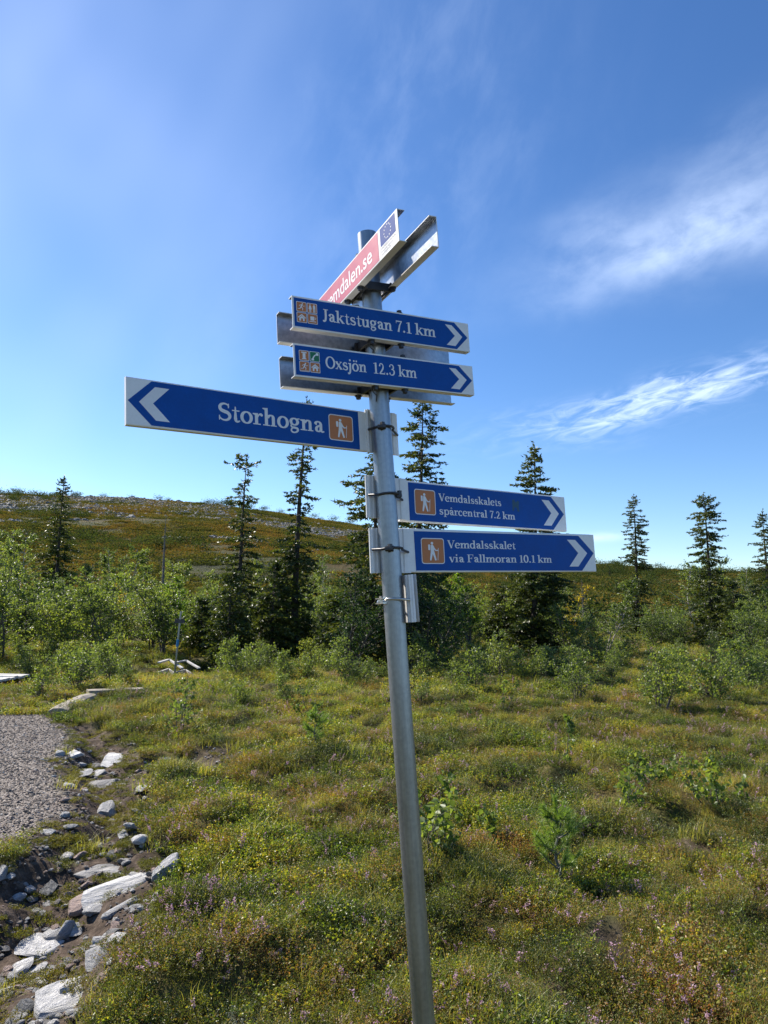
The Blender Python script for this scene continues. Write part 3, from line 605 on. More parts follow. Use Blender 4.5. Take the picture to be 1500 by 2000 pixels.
def spruce(seed, h, ur, sk, sr, dens=1.0, prof=None, fork=False, sparse_from=None, dead=False, leanx=0, bare=0.0, tip=1.0):
    """h height, ur radius of the narrow upper part, sk height fraction where the skirt begins, sr skirt radius"""
    r = np.random.RandomState(seed); mb = MB(); K = 10
    P = []
    for k in range(K+1):
        q = k/K; P.append(np.array([leanx*h*q+.012*h*sin(3.1*q+seed), .01*h*sin(4*q+seed*2), h*q-.1]))
    R0 = .013*h+.03
    mb.tube(P, [max(.012, R0*(1-q/K)**.9) for q in range(K+1)], 7, cap=False)
    def stem(q): i = min(int(q*K), K-1); return P[i]+(P[i+1]-P[i])*(q*K-i)
    SP, SD, SL = [], [], []
    z = .3 if not dead else .5
    while z < h*.985:
        q = z/h
        if q > sk: rad = ur*(1-((q-sk)/(1-sk))**1.6)*1.0+.05*ur*4*(1-q)
        else: rad = ur+(sr-ur)*min(1, (sk-q)/.12+.15)*(1.0-.15*q)
        if prof: rad = float(np.interp(q, prof[0], prof[1]))
        rad = max(rad, .06)
        nb = r.randint(4, 7) if q > sk else r.randint(5, 9)
        for b_ in range(nb):
            if r.uniform() < bare*(1 if q > sk else .6): continue
            a = r.uniform(0, 2*pi); L = rad*r.uniform(.35, 1.2); o = stem(q)+np.array([0, 0, r.uniform(-.05, .05)])
            rise = .35*(1 if q > .9 else .2) - .35*(1-q)
            n_ = 5; pts = [o]
            hd = np.array([cos(a), sin(a), 0])
            for k in range(1, n_+1):
                t_ = k/n_; pts.append(o+hd*L*t_+np.array([0, 0, L*(rise*t_-.38*t_*t_+(.30*t_**3))])+r.normal(scale=.02*L, size=3))
            mb.tube(pts, [.012+.01*(1-q)]+[.009, .007, .005, .003, .002][:n_], 3, cap=False)
            if dead:
                if r.uniform() < .6: 
                    e = pts[3]+hd*L*.2+r.normal(size=3)*L*.2; mb.tube([pts[2], e], [.005, .002], 3, cap=False)
                continue
            side = np.array([-sin(a), cos(a), 0])
            m_ = int(max(5, L/.042)*dens)
            for k in range(m_):
                t_ = r.uniform(.18, 1.0) if L > .3 else r.uniform(0, 1); i = min(int(t_*n_), n_-1); c = pts[i]+(pts[i+1]-pts[i])*(t_*n_-i)
                sl = (.10+.30*L*(1-t_)*.9)*r.uniform(.5, 1.2); sgn = r.choice([-1, 1]); d = side*sgn*r.uniform(.3, 1)+hd*r.uniform(.4, .9)+np.array([0, 0, r.uniform(-.45, .1)])
                d /= np.linalg.norm(d); SP.append(c); SD.append(d); SL.append(sl)
            SP.append(pts[-2]); SD.append((pts[-1]-pts[-2])/np.linalg.norm(pts[-1]-pts[-2])); SL.append(.16)
        z += (.13 if q > sk else .12)*r.uniform(.7, 1.4)*(h/7)**.5
    if dead: return mesh_from('trunk', mb.V, mb.F, [B_dead]), None
    for k in range(10): SP.append(stem(1)-np.array([0, 0, .05*k])); SD.append(unit(np.array([r.normal()*.5, r.normal()*.5, 1.]))); SL.append(.12+.01*k)
    SP, SD, SL = np.array(SP), np.array(SD), np.array(SL)
    # each spray: several needle tufts along it
    per = np.maximum(2, (SL/.04).astype(int)); idx_ = np.repeat(np.arange(len(SP)), per); tt = r.uniform(0, 1, len(idx_))[:, None]
    C_ = SP[idx_]+SD[idx_]*SL[idx_][:, None]*tt; D_ = unit(SD[idx_]+r.normal(scale=.55, size=(len(idx_), 3))); Lf = r.uniform(.06, .13, len(idx_))[:, None]
    kk = unit(np.cross(D_, r.normal(size=(len(idx_), 3))))*Lf*.28
    V = np.stack([C_-kk, C_+kk, C_+D_*Lf], 1).reshape(-1, 3); i = np.arange(len(idx_))*3
    return mesh_from('trunk', mb.V, mb.F, [B_spruce]), mesh_from('crown', V, np.stack([i, i+1, i+2], 1), [L_spruce])
SPR = [ # top px, py, distance, half widths (px) at heights (py), density, bareness, label
    (125, 928, 40, [(930, 3), (948, 12), (975, 16), (1000, 26), (1040, 34), (1080, 42), (1130, 44)], 1.3, .0, 'dark full spruce alone at the left, standing out against the hillside'),
    (483, 885, 25, [(887, 22), (900, 42), (918, 34), (930, 8), (945, 8), (958, 34), (968, 30), (980, 8), (1005, 22), (1040, 42), (1080, 40), (1150, 55), (1250, 70)], 1.1, .25, 'ragged spruce with a broken flat top, left of the thin tall one'),
    (600, 775, 24, [(776, 2), (800, 12), (830, 20), (880, 32), (910, 28), (935, 10), (950, 32), (985, 36), (1005, 14), (1040, 45), (1090, 60), (1150, 60), (1250, 70)], 1.15, .22, 'tall thin spruce whose tip pokes above the long left sign'),
    (742, 850, 20, [(851, 4), (890, 28), (940, 72), (980, 78), (1010, 60), (1050, 78), (1100, 88), (1180, 95), (1260, 100)], 1.2, .12, 'wide spruce mostly hidden behind the steel pole'),
    (826, 768, 24, [(769, 4), (800, 28), (830, 42), (870, 48), (900, 44), (930, 42), (970, 44), (1020, 60), (1100, 58), (1250, 55)], 1.3, .10, 'tall spruce just right of the pole, top hidden by the upper signs'),
    (1043, 862, 26, [(863, 2), (890, 17), (915, 27), (940, 40), (970, 44), (1020, 52), (1100, 64), (1150, 80), (1200, 84), (1260, 78)], 1.5, .0, 'pointed spruce rising behind the two right hand signs with a broad dark skirt'),
    (1236, 965, 46, [(966, 2), (985, 13), (1010, 23), (1040, 23), (1080, 28), (1105, 33), (1115, 14), (1140, 30), (1170, 36), (1230, 38)], 1.4, .12, 'slim spruce right of the lowest sign, narrow top over a dark skirt'),
    (1374, 962, 36, [(963, 6), (985, 28), (1020, 30), (1060, 32), (1092, 38), (1103, 16), (1115, 36), (1130, 48), (1180, 56), (1240, 64), (1280, 64)], 1.4, .08, 'bushy based spruce with a bare trunk showing, second from the right edge'),
    (1490, 995, 40, [(996, 2), (1020, 15), (1050, 23), (1080, 26), (1110, 32), (1160, 50), (1230, 56)], 1.3, .10, 'spruce cut by the right edge of the picture'),
    (1432, 1128, 33, None, 1.5, .0, 'squat dark spruce between the two rightmost tall spruces'),
    (455, 1108, 22, None, 1.3, .0, 'short green spruce in front of the ragged flat topped spruce'),
    (540, 1092, 23, None, 1.3, .0, 'short spruce between the ragged and the thin spruce'),
    (655, 1150, 21, None, 1.3, .0, 'short spruce left of the pole behind the leafy bushes'),
    (975, 1150, 27, None, 1.3, .0, 'small spruce left of the broad dark skirt behind the meadow'),
    (395, 1165, 24, None, 1.3, .0, 'small dark spruce behind the thin marker pole'),
]
def toy(p):
    d = np.array(p)-CAMP; z = d@cF; return 1000-FPX*(d@cU)/z
for i, (px, py, Yd, pf, dn, br, lab) in enumerate(SPR):
    T = at(px, py, Yd); bz = float(hgt(T[0], Yd)); h = T[2]-bz; pyb = toy((T[0], Yd, bz)); ppm = FPX/Yd
    if pf is None: pf = [(py, 3), (py+15, 14), (py+60, 36), (py+130, 52)]
    pr = sorted([((pyb-y_)/(pyb-py), w_/ppm) for y_, w_ in pf])
    me = spruce(40+i*7, h, 1, .4, 1, dn, prof=([a_ for a_, b_ in pr], [b_ for a_, b_ in pr]), bare=br)
    plant('spruce_tree', me, (T[0]-.012*h*sin(3.1+40+i*7), Yd, bz), 0, label=lab, cat='spruce')
# forked crown limbs for the broken-topped spruce are part of its mesh proportions; dead snags
for (px, py, Yd, lab) in ((327, 1000, 42, 'grey dead spruce snag with thin bare twigs on the left'), (1080, 1118, 38, 'bare dead trunk right of the broad dark spruce'), (1137, 1128, 50, 'faint dead stem on the slope under the lowest sign')):
    T = at(px, py, Yd); bz = float(hgt(T[0], Yd)); h = T[2]-bz; me = spruce(900+px, h, .45, .3, .5, dead=True, bare=.3)
    o = empty('dead_tree', (T[0], Yd, bz)); link('trunk', me[0], o); tag(o, lab, 'dead tree')
far_sp = [spruce(600+i, 3.0, .35, .6, .55, .8) for i in range(2)]
for i, (px, py, Yd) in enumerate(((735, 1046, 150), (1203, 1098, 110), (1190, 1097, 170), (690, 1060, 120), (1000, 1100, 130))):
    p = at(px, py, Yd); z = float(hgt(p[0], Yd)); plant('hill_spruce', far_sp[i % 2], (p[0], Yd, z-.2), i, (.9, .9, .9), 'small distant spruce dotted on the far hillside', 'spruce', 'small spruces on the far hillside')

# special broadleaf trees
def special(v, px, pyb, Yd, lab, name='birch_tree', sc=1.0, rz=0, cat='birch'):
    p = at(px, pyb, Yd); z = float(hgt(p[0], Yd)); return plant(name, v, (p[0], Yd, z), rz, (sc, sc, sc), lab, cat)
special(yl_v, 925, 1290, 25, 'bright yellow green birch left of the broad dark spruce', sc=1.15)
special(yl_v, 345, 1290, 26, 'bright green young birch behind the thin marker pole', sc=.85, rz=2)
special(dk_v, 835, 1290, 20, 'dark leaved bushy tree right behind the pole under the signs', sc=1.0)
special(dk_v, 690, 1290, 18.5, 'dark green leafy bush left of the pole at the meadow edge', sc=.8, rz=1)
special(go_v, 1115, 1270, 27, 'birch with yellowing leaves right of the broad dark spruce', sc=1.0)
special(go_v, 240, 1250, 30, 'birch with a few golden leaves in the left thicket', sc=.9, rz=3)
special(tree_v[0], 1185, 1290, 27, 'open grown birch with two pale stems in the right clearing', sc=.85)
special(tree_v[1], 30, 1200, 30, 'nearly bare branched birch at the far left edge', sc=1.0, rz=2)
SPX = [(at(e[0], e[1], e[2])[0], e[2], .95) for e in SPR if e[2] <= 27]+[(at(1374, 962, 36)[0], 36, .8), (at(1432, 1128, 33)[0], 33, .8), (at(1236, 965, 46)[0], 46, .6)]
# thicket of individual bushes
def thick(n, cond, vs, sc0, sc1, label, group, name, y0, y1, mind):
    k = 0; tries = 0; placed = []; l0, g0 = label, group
    while k < n and tries < n*60:
        tries += 1; yy = math.sqrt(random.uniform(y0*y0, y1*y1)); xx = random.uniform(-.66, .66)*yy
        if not cond(xx, yy): continue
        if any((xx-a)**2+(yy-b)**2 < mind*mind for a, b in placed[-60:]): continue
        ar = ('left', 'middle', 'right')[0 if xx/yy < -.16 else (1 if xx/yy < .16 else 2)]; label = l0+', %s third' % ar; group = g0+', '+ar
        placed.append((xx, yy)); s = random.uniform(sc0, sc1); v = random.choice(vs)
        plant(name, v, (xx, yy, float(hgt(xx, yy))-.03), random.uniform(0, 6.28), (s*random.uniform(.85, 1.15), s*random.uniform(.85, 1.15), s), label, 'birch', group); k += 1
def clear(x, y, low=False):
    u = x/y
    if u > .26 and u < .40 and y < 33: return False     # yellow clearing on the right
    if -.355 < u < -.215 and y < 21.5: return False
    if low: return True
    for (sx, sy, sw) in SPX:
        if y < sy+.3 and abs(u-sx/sy)*sy < sw: return False         # line of sight to the footbridge
    return True
thick(112, lambda x, y: clear(x, y) and y > 19+(2.0 if x > 0 else 0)+1.3*sin(x*.7), bush_v, .75, 1.12, 'mountain birch bush in the dense thicket behind the meadow', 'birch bushes of the thicket', 'birch_bush', 18.5, 36, 1.1)
thick(84, lambda x, y: clear(x, y, True) and y > 14.9+.9*sin(x*.9)+(1.2 if x < -3 else 0), low_v, .55, 1.0, 'knee high birch bush along the far edge of the meadow', 'low birch bushes at the meadow edge', 'low_birch_bush', 14.2, 20, .6)
thick(44, lambda x, y: .1 < x/y < .6 and y > 13.5-.15*x, low_v, .6, 1.0, 'low birch bush in the scrub on the right of the meadow', 'low birch bushes on the right', 'low_birch_bush', 12.5, 28, .8)
thick(60, lambda x, y: x/y > .34 or x/y < .24, bush_v+tree_v, 1.0, 1.35, 'taller birch at the back of the thicket below the hill', 'back row birches', 'birch_tree', 33, 52, 1.6)
# single bushes nearer the camera
def near(v, px, py, hpx, lab, rz=0, name='birch_bush', hv=1.0):
    p = gy(px, py); s = hpx*np.hypot(p[0], p[1])/FPX/hv; return plant(name, v, p, rz, (s, s, s), lab, 'birch')
near(low_v[1], 1125, 1378, 100, 'round birch bush with dark stems at the right meadow edge', 0, hv=1.2)
near(low_v[0], 1290, 1395, 115, 'broad spreading birch bush on the right of the meadow', 1, hv=1.0)
near(low_v[2], 1390, 1372, 100, 'dense birch bush near the right edge of the meadow', 2, hv=.8)
near(low_v[0], 1465, 1350, 100, 'birch bush at the right edge of the picture', 3, hv=1.0)
near(low_v[1], 75, 1378, 85, 'bush in front of the boardwalk end', 2, hv=1.2)
near(low_v[2], 150, 1345, 85, 'silvery bush behind the weathered log', 1, hv=.8)
near(low_v[0], 215, 1335, 75, 'leafy bush left of the white footbridge rails', 4, hv=1.0)
near(low_v[1], 248, 1345, 62, 'thin birch bush just left of the footbridge', 5, hv=1.3)
near(low_v[1], 820, 1385, 60, 'low bright bush right of the pole at the meadow edge', 1, hv=1.2)
near(low_v[2], 470, 1370, 55, 'small leafy bush on the meadow left of the pole', 2, hv=.8)
near(low_v[0], 560, 1385, 60, 'scrubby birch on the meadow half way to the pole', 3, hv=1.0)
# saplings with leaves large enough to tell apart
def sapling(seed, h, nl, ls, st=3, sp=.3, mt=BM): return birch(seed, h, sp, st, nl, ls, mats=mt, tight=.05, leaner=.5)
L_sap = leafmat('sapling_leaf', [(.1, (.05, .085, .022)), (.5, (.11, .16, .04)), (.8, (.19, .24, .05)), (1, (.24, .24, .04))], .45, .45, .45)
SM = (L_sap, B_birch)
for (sd, px, py, hpx, st, nl, sp, lab) in (
        (301, 350, 1438, 125, 3, 330, .28, 'spindly dark stemmed birch sapling beside the gully'),
        (302, 1108, 1530, 105, 1, 90, .12, 'leaning single stemmed birch seedling behind the pine sapling'),
        (303, 1220, 1560, 110, 4, 260, .26, 'birch seedling with several stems left of the rightmost seedling'),
        (304, 1395, 1578, 110, 3, 260, .24, 'rightmost birch seedling with a pale crooked stem'),
        (305, 1290, 1545, 75, 3, 160, .2, 'small birch seedling between the two seedlings on the right'),
        (306, 850, 1668, 150, 4, 330, .33, 'yellow green birch seedling growing close behind the pole'),
        (307, 965, 1668, 85, 2, 110, .2, 'small birch seedling right of the one behind the pole'),
        (308, 605, 1405, 70, 3, 160, .25, 'young birch in the middle distance left of the pole'),
        (309, 1450, 1570, 60, 2, 80, .15, 'tiny birch seedling at the right edge'),
        (310, 985, 1400, 70, 2, 90, .15, 'thin birch seedling far right of the pole'),
        (311, 935, 1420, 60, 2, 80, .15, 'thin birch seedling nearer the pole'),
        (312, 775, 1565, 75, 2, 70, .15, 'birch sprig peeping out left of the pole')):
    p = gy(px, py); h = hpx*np.hypot(p[0], p[1])/FPX*1.03
    plant('birch_sapling', sapling(sd, h, nl, .045 if hpx > 60 else .04, st, h*sp/.3*.55, SM), p, 0, label=lab, cat='birch sapling', tn='stem', cn='foliage')
# pine saplings
def pine(seed, h):
    r = np.random.RandomState(seed); mb = MB(); P = [np.array([.02*sin(k*1.3)*h*2, .01*cos(k)*h, h*k/8-.02]) for k in range(9)]; mb.tube(P, [.012*h*2*(1-k/9.5) for k in range(9)], 6, cap=False)
    nP, nD = [], []
    def shoot(a, b, n):
        for _ in range(n):
            q = r.uniform(.15, 1); c = a+(b-a)*q; d = (b-a)/np.linalg.norm(b-a)*.9+r.normal(size=3)*.62; nP.append(c); nD.append(d/np.linalg.norm(d))
    for lv, (zf, L, nb) in enumerate(((.22, .26, 4), (.38, .33, 5), (.56, .28, 5), (.74, .2, 5))):
        for b_ in range(nb):
            a = r.uniform(0, 2*pi); o = np.array([0, 0, h*zf]); e = o+np.array([cos(a), sin(a), .8])*L*h*r.uniform(.7, 1.1); m_ = (o+e)/2-np.array([0, 0, .03*h]); mb.tube([o, m_, e], [.008*h*1.5, .006*h, .004*h], 4, cap=False)
            shoot(m_, e+(e-m_)*.15, 110); shoot(o+(m_-o)*.5, m_, 20)
            for s_ in range(2): e2 = m_+np.array([cos(a+r.choice([-.8, .8])), sin(a+r.choice([-.8, .8])), .5])*L*h*.4; mb.tube([m_, e2], .004*h, 3, cap=False); shoot(m_, e2, 70)
    shoot(P[5], P[8]+np.array([0, 0, .06*h]), 420)
    nP, nD = np.array(nP), np.array(nD); n = len(nP); L = r.uniform(.035, .055, n)[:, None]*h/.5; k = unit(np.cross(nD, r.normal(size=(n, 3))))*.0017*h/.5
    V = np.stack([nP-k, nP+k, nP+nD*L], 1).reshape(-1, 3); i = np.arange(n)*3
    return mesh_from('stem', mb.V, mb.F, [B_dead]), mesh_from('needles', V, np.stack([i, i+1, i+2], 1), [L_pine])
for (sd, px, py, hpx, lab) in ((1, 1090, 1735, 148, 'bright green pine sapling standing in the heath right of the pole'), (2, 615, 1470, 75, 'small dark green pine sapling left of the pole in the middle distance')):
    p = gy(px, py); h = hpx*np.hypot(p[0], p[1])/FPX*1.03; plant('pine_sapling', pine(sd, h), p, 0, label=lab, cat='pine sapling', tn='stem', cn='needles')
# ================= WOODEN THINGS =================
M_wood = plain('silver_weathered_wood', (.27, .23, .18), .8, var=.35, nscale=6, bmp=.3)
M_wood2 = plain('dark_wood', (.10, .08, .065), .85, var=.4, nscale=6, bmp=.3)  # boardwalk beams and posts, darker than the planks
M_wwood = plain('pale_grey_timber', (.50, .48, .45), .7, var=.2, nscale=8, bmp=.2)
# weathered log and the board that continues it
a, b_, c_ = gy(112, 1400), gy(182, 1366), gy(268, 1357)
mb = MB(); n_ = 9; ring = []
for k in range(n_+1):
    q = k/n_; p = a+(b_-a)*q; w = .13*(1-q)+.09*q+.012*sin(k*2.1); h_ = .05+.09*math.sin(pi*min(1, q*.75+.2))**.6
    dr = unit(b_-a); sd = np.array([dr[1], -dr[0], 0])
    prof = [(-1, -.1), (-.95, .7), (-.5, 1), (.35, .97), (.95, .75), (1.05, -.1)]
    for (s_, t_) in prof: ring.append(p+sd*w*s_*(1+rs.uniform(-.05, .05))+np.array([0, 0, h_*t_+rs.uniform(-.008, .008)]))
Fq = []
for k in range(n_):
    for j in range(5): Fq.append((k*6+j, k*6+j+1, (k+1)*6+j+1, (k+1)*6+j))
Fq.append(tuple(range(6))[::-1]); Fq.append(tuple(n_*6+j for j in range(6)))
mb.add([v-a for v in ring], Fq); o = mb.build('weathered_log', M_wood); o.location = a; tag(o, 'thick weathered split log sloping from the gravel path to the thin board', 'log')
mb = MB(); dr = unit((c_-b_)*[1, 1, 0]); sd = np.array([dr[1], -dr[0], 0]); L = np.linalg.norm(c_-b_)
mb.box([0, 0, 0], [L/2+.1, .12, .03], [dr, sd, [0, 0, 1]]); mb.box([0, -.06, -.08], [L/2, .03, .05], [dr, sd, [0, 0, 1]]); o = mb.build('wooden_board', M_wood); o.location = (b_+c_)/2+np.array([0, 0, .085]); tag(o, 'thin grey board running on from the weathered log into the bushes', 'board')
# boardwalk at the left edge
bw = empty('boardwalk', (-10.5, 14.95, -.35)); tag(bw, 'low grey plank boardwalk with a dark beam edge at the left of the picture', 'boardwalk')
pm = []
for k in range(3):
    mb = MB(); mb.box([0, 0, 0], [3.0, .088, .022], j=.006); me = mesh_from('plank', mb.V, mb.F, [M_wwood]); pm.append(me)
for k in range(9):
    o = link('plank', pm[k % 3], bw, (rs.uniform(-.05, .05), -.88+k*.22, .33+rs.uniform(-.012, .012))); o.rotation_euler = (0, rs.uniform(-.004, .004), rs.uniform(-.006, .006))
for yy in (-.92, 0, .88):
    mb = MB(); mb.box([0, yy+.03, .20], [2.95, .06, .10], j=.006); mb.build('beam', M_wood2, bw)
for xx in (-2.6, -.8, 1.0, 2.8):
    mb = MB(); mb.tube([(xx, -.8, -.5), (xx, -.8, .10)], .07, 8); mb.tube([(xx, .8, -.5), (xx, .8, .10)], .07, 8); mb.build('post', M_wood2, bw)
# footbridge with handrails in the dip
fb = empty('footbridge', at(325, 1340, 19)); tag(fb, 'small pale timber footbridge with two bent handrails among the bushes', 'footbridge')
org = np.array(fb.location)
def bar(name, p, q, w, h_, parent=fb, m_=M_wwood):
    p = np.array(p)-org; q = np.array(q)-org; dr = unit(q-p); sd = unit(np.cross(dr, [0, 0, 1.])); up = np.cross(sd, dr)
    mb = MB(); mb.box((p+q)/2, [np.linalg.norm(q-p)/2, w, h_], [dr, sd, up]); return mb.build(name, m_, parent)
for k, (x0, y0) in enumerate(((0, 0), (33, 0))):
    Y0 = 18.6+.35*k
    A_, B_, C_ = at(310+x0, 1294, Y0), at(330+x0, 1288+2*k, Y0+.9), at(356+x0*1.0, 1305, Y0+.1)
    bar('handrail', A_, B_, .036, .016); bar('handrail', B_, C_, .036, .016)
    for P_0 in (A_, B_, C_): bar('post', P_0-np.array([0, 0, .75]), P_0-np.array([0, 0, .03]), .03, .03)
    dz = np.array([0, 0, .28]); bar('middle_rail', A_-dz, B_-dz, .02, .05); bar('middle_rail', B_-dz, C_-dz, .02, .05)
for k in range(6):
    p = at(316, 1334, 18.6)+np.array([.09*k, .16*k, -.05*k]); bar('tread', p, p+np.array([.50, -.05, 0]), .075, .02)
# thin marker pole
mp = empty('marker_pole', at(339, 1330, 17.6)); org = np.array(mp.location); tag(mp, 'thin leaning grey marker pole with a blue band among the bushes on the left', 'marker pole')
T = at(353.5, 1195, 17.5); Bp = at(339, 1330, 17.6); dr = T-Bp
mb = MB(); mb.tube([Bp-org-[0, 0, .2], T-org], .024, 8); mb.build('pole', M_pole, mp)
mb = MB(); mb.tube([Bp-org+dr*.50, Bp-org+dr*.60], .032, 10); mb.build('blue_band', plain('cyan_blue_paint', (.01, .16, .36), .5), mp)
mb = MB(); mb.box(Bp-org+dr*.865+np.array([0, -.03, 0]), [.12, .006, .045]); mb.build('sign_plate', M_dark, mp)

# ================= SIGNPOST =================
T0, B0 = at(717, 458, 2.12), at(828, 2000, 2.12); AX = unit(T0-B0)
e2 = np.array([0, 1., 0]); e2 = unit(e2-AX*(e2@AX)); e1 = np.cross(e2, AX)
P0 = at(742, 780, 2.12)
base = T0+AX*((0-T0[2])/AX[2]); post = empty('signpost', base); tag(post, 'tilted galvanised steel signpost carrying blue direction signs and a red one', 'signpost')
def frame_obj(name, me, org, X_, Y_, Z_, parent=post):
    o = link(name, me, parent); m4 = mathutils.Matrix(((X_[0], Y_[0], Z_[0], org[0]-base[0]), (X_[1], Y_[1], Z_[1], org[1]-base[1]), (X_[2], Y_[2], Z_[2], org[2]-base[2]), (0, 0, 0, 1)))
    o.matrix_basis = m4; return o
# pole: hollow tube, local z along the axis
n_ = 40; Lp = np.linalg.norm(T0-base); V, F = [], []
for zc, r in ((-.3, .030), (Lp, .030), (Lp, .0268), (Lp-.25, .0268)):
    V += [(r*cos(2*pi*k/n_), r*sin(2*pi*k/n_), zc) for k in range(n_)]
for j in range(3): F += [(j*n_+k, j*n_+(k+1) % n_, (j+1)*n_+(k+1) % n_, (j+1)*n_+k) for k in range(n_)]
F.append(tuple(3*n_+k for k in range(n_)))
me = mesh_from('pole', V, F, [M_pole], smooth=True); me.set_sharp_from_angle(angle=R_(40)); frame_obj('pole', me, base, e1, e2, AX)

# ---- lettering: strokes with thick uprights and thin horizontals ----
TK, TN = .126, .060
class Pen:
    def __init__(s): s.V = []; s.F = []; s.z = 0
    def strip(s, P, w=None, closed=False):
        P = np.array(P, float); n = len(P)
        if closed: tg = np.roll(P, -1, 0)-np.roll(P, 1, 0)
        else: tg = np.gradient(P, axis=0)
        tg = unit(tg); nm = np.stack([-tg[:, 1], tg[:, 0]], 1)
        if w is None: ww = TN+(TK-TN)*np.abs(tg[:, 1])**1.4
        elif hasattr(w, '__len__'): ww = np.interp(np.linspace(0, 1, n), np.linspace(0, 1, len(w)), w)
        else: ww = np.full(n, w)
        b = len(s.V)
        for i in range(n):
            for sg in (-1, 1): s.V.append((P[i, 0]+sg*nm[i, 0]*ww[i]/2, P[i, 1]+sg*nm[i, 1]*ww[i]/2, s.z))
        for i in range(n if closed else n-1): j = (i+1) % n; s.F.append((b+2*i, b+2*j, b+2*j+1, b+2*i+1))
        s.z += 1
    def poly(s, P):
        b = len(s.V); s.V += [(x, y, s.z) for x, y in P]; s.F.append(tuple(range(b, b+len(P)))); s.z += 1
def arc(cx, cy, rx, ry, a0, a1, n=18): return [(cx+rx*cos(R_(a0+(a1-a0)*k/n)), cy+ry*sin(R_(a0+(a1-a0)*k/n))) for k in range(n+1)]
def bez(*P, n=12):
    P = np.array(P, float); out = []
    for k in range(n+1):
        q = P.copy(); t_ = k/n
        while len(q) > 1: q = q[:-1]*(1-t_)+q[1:]*t_
        out.append(tuple(q[0]))
    return out
XH, CH, AH, DS = .47, .70, .735, -.21; SF = .042
def rect(p, x0, y0, x1, y1): p.poly([(x0, y0), (x1, y0), (x1, y1), (x0, y1)])
def foot(p, x, y=0, l=.075, r_=.075): rect(p, x-TK/2-l, y, x+TK/2+r_, y+SF)
def head(p, x, y, l=.085): p.poly([(x-TK/2-l, y-SF*1.25), (x-TK/2+.01, y-SF*2.3), (x+TK/2, y-SF*1.5), (x+TK/2, y), (x-TK/2-l, y-SF*.45)])
def stem(p, x, y0, y1): rect(p, x-TK/2, y0, x+TK/2, y1)
def dot(p, x, y, r=.064): p.poly(arc(x, y, r, r, 0, 345, 14))
def g_o(p): p.strip(arc(.255, XH/2, .185, XH/2-.012, 0, 345, 23), closed=True); return .51
def g_e(p):
    p.strip(arc(.245, XH/2, .18, XH/2-.012, 8, 318, 24), None); rect(p, .09, .235, .415, .275); return .47
def g_c(p): p.strip(arc(.245, XH/2, .18, XH/2-.012, 52, 312, 22)); dot(p, .345, .375, .052); return .45
def g_a(p):
    p.strip(bez((.09, .34), (.10, .46), (.25, .48), (.315, .44), (.33, .33))); stem(p, .33, .07, .36); dot(p, .115, .345, .05)
    p.strip(bez((.335, .29), (.22, .27), (.08, .23), (.09, .11), (.10, -.03), (.25, -.01), (.335, .10))); p.strip(bez((.335, .12), (.34, .0), (.42, .01), (.475, .05)), [.10, .05]); return .48
def g_n(p, x=0, last=True):
    p.strip(bez((x+.19, .33), (x+.25, .47), (x+.44, .50), (x+.425, .30))); stem(p, x+.425, 0, .33); foot(p, x+.425, 0, .06, .07)
def G_n(p): head(p, .14, XH); stem(p, .14, 0, XH-.03); foot(p, .14); g_n(p); return .575
def G_m(p): head(p, .14, XH); stem(p, .14, 0, XH-.03); foot(p, .14); g_n(p); g_n(p, .285); return .86
def G_h(p): head(p, .14, AH); stem(p, .14, 0, AH-.03); foot(p, .14); g_n(p); return .575
def G_r(p): head(p, .14, XH); stem(p, .14, 0, XH-.03); foot(p, .14, 0, .075, .10); p.strip(bez((.18, .30), (.23, .42), (.29, .46), (.35, .44)), [.05, .075]); dot(p, .345, .405, .055); return .40
def G_t(p): p.strip([(.17, .61), (.17, .12)], [.04, TK, TK, TK]); rect(p, .04, XH-.045, .33, XH); p.strip(bez((.17, .14), (.17, -.02), (.27, .0), (.34, .06)), [TK, .05]); return .35
def G_u(p):
    head(p, .13, XH); stem(p, .13, .15, XH-.03); p.strip(bez((.13, .17), (.12, -.04), (.32, -.03), (.40, .13))); head(p, .42, XH); stem(p, .42, 0, XH-.03); rect(p, .42, 0, .53, SF); return .56
def G_s(p): p.strip(arc(.215, .350, .125, .098, 22, 262, 14)+arc(.215, .125, .142, .108, 84, -158, 14), [.05, .058, .085, .105, TK, TK, .105, .085, .06, .05]); rect(p, .30, .335, .338, .455); rect(p, .055, .012, .09, .135); return .42
def G_k(p): head(p, .14, AH); stem(p, .14, 0, AH-.03); foot(p, .14, 0, .075, .05); p.strip([(.19, .20), (.42, .45)], .05); p.strip([(.25, .27), (.46, .02)], TK*.95); rect(p, .37, 0, .56, SF); rect(p, .31, XH-SF, .52, XH); return .55
def G_i(p): head(p, .14, XH); stem(p, .14, 0, XH-.03); foot(p, .14); dot(p, .135, .64, .065); return .29
def G_j(p): head(p, .15, XH); p.strip(bez((.15, XH-.03), (.15, .05), (.16, -.22), (-.02, -.20), n=16)); dot(p, .145, .64, .065); dot(p, .0, -.165, .05); return .27
def G_l(p): head(p, .14, AH); stem(p, .14, 0, AH-.03); foot(p, .14); return .29
def G_d(p): p.strip(arc(.235, XH/2, .175, XH/2-.015, 20, 340, 22)); head(p, .41, AH); stem(p, .41, 0, AH-.03); rect(p, .41, 0, .52, SF); return .55
def G_p(p): p.strip(arc(.325, XH/2, .175, XH/2-.015, -160, 160, 22)); head(p, .15, XH); stem(p, .15, DS, XH-.03); foot(p, .15, DS); return .555
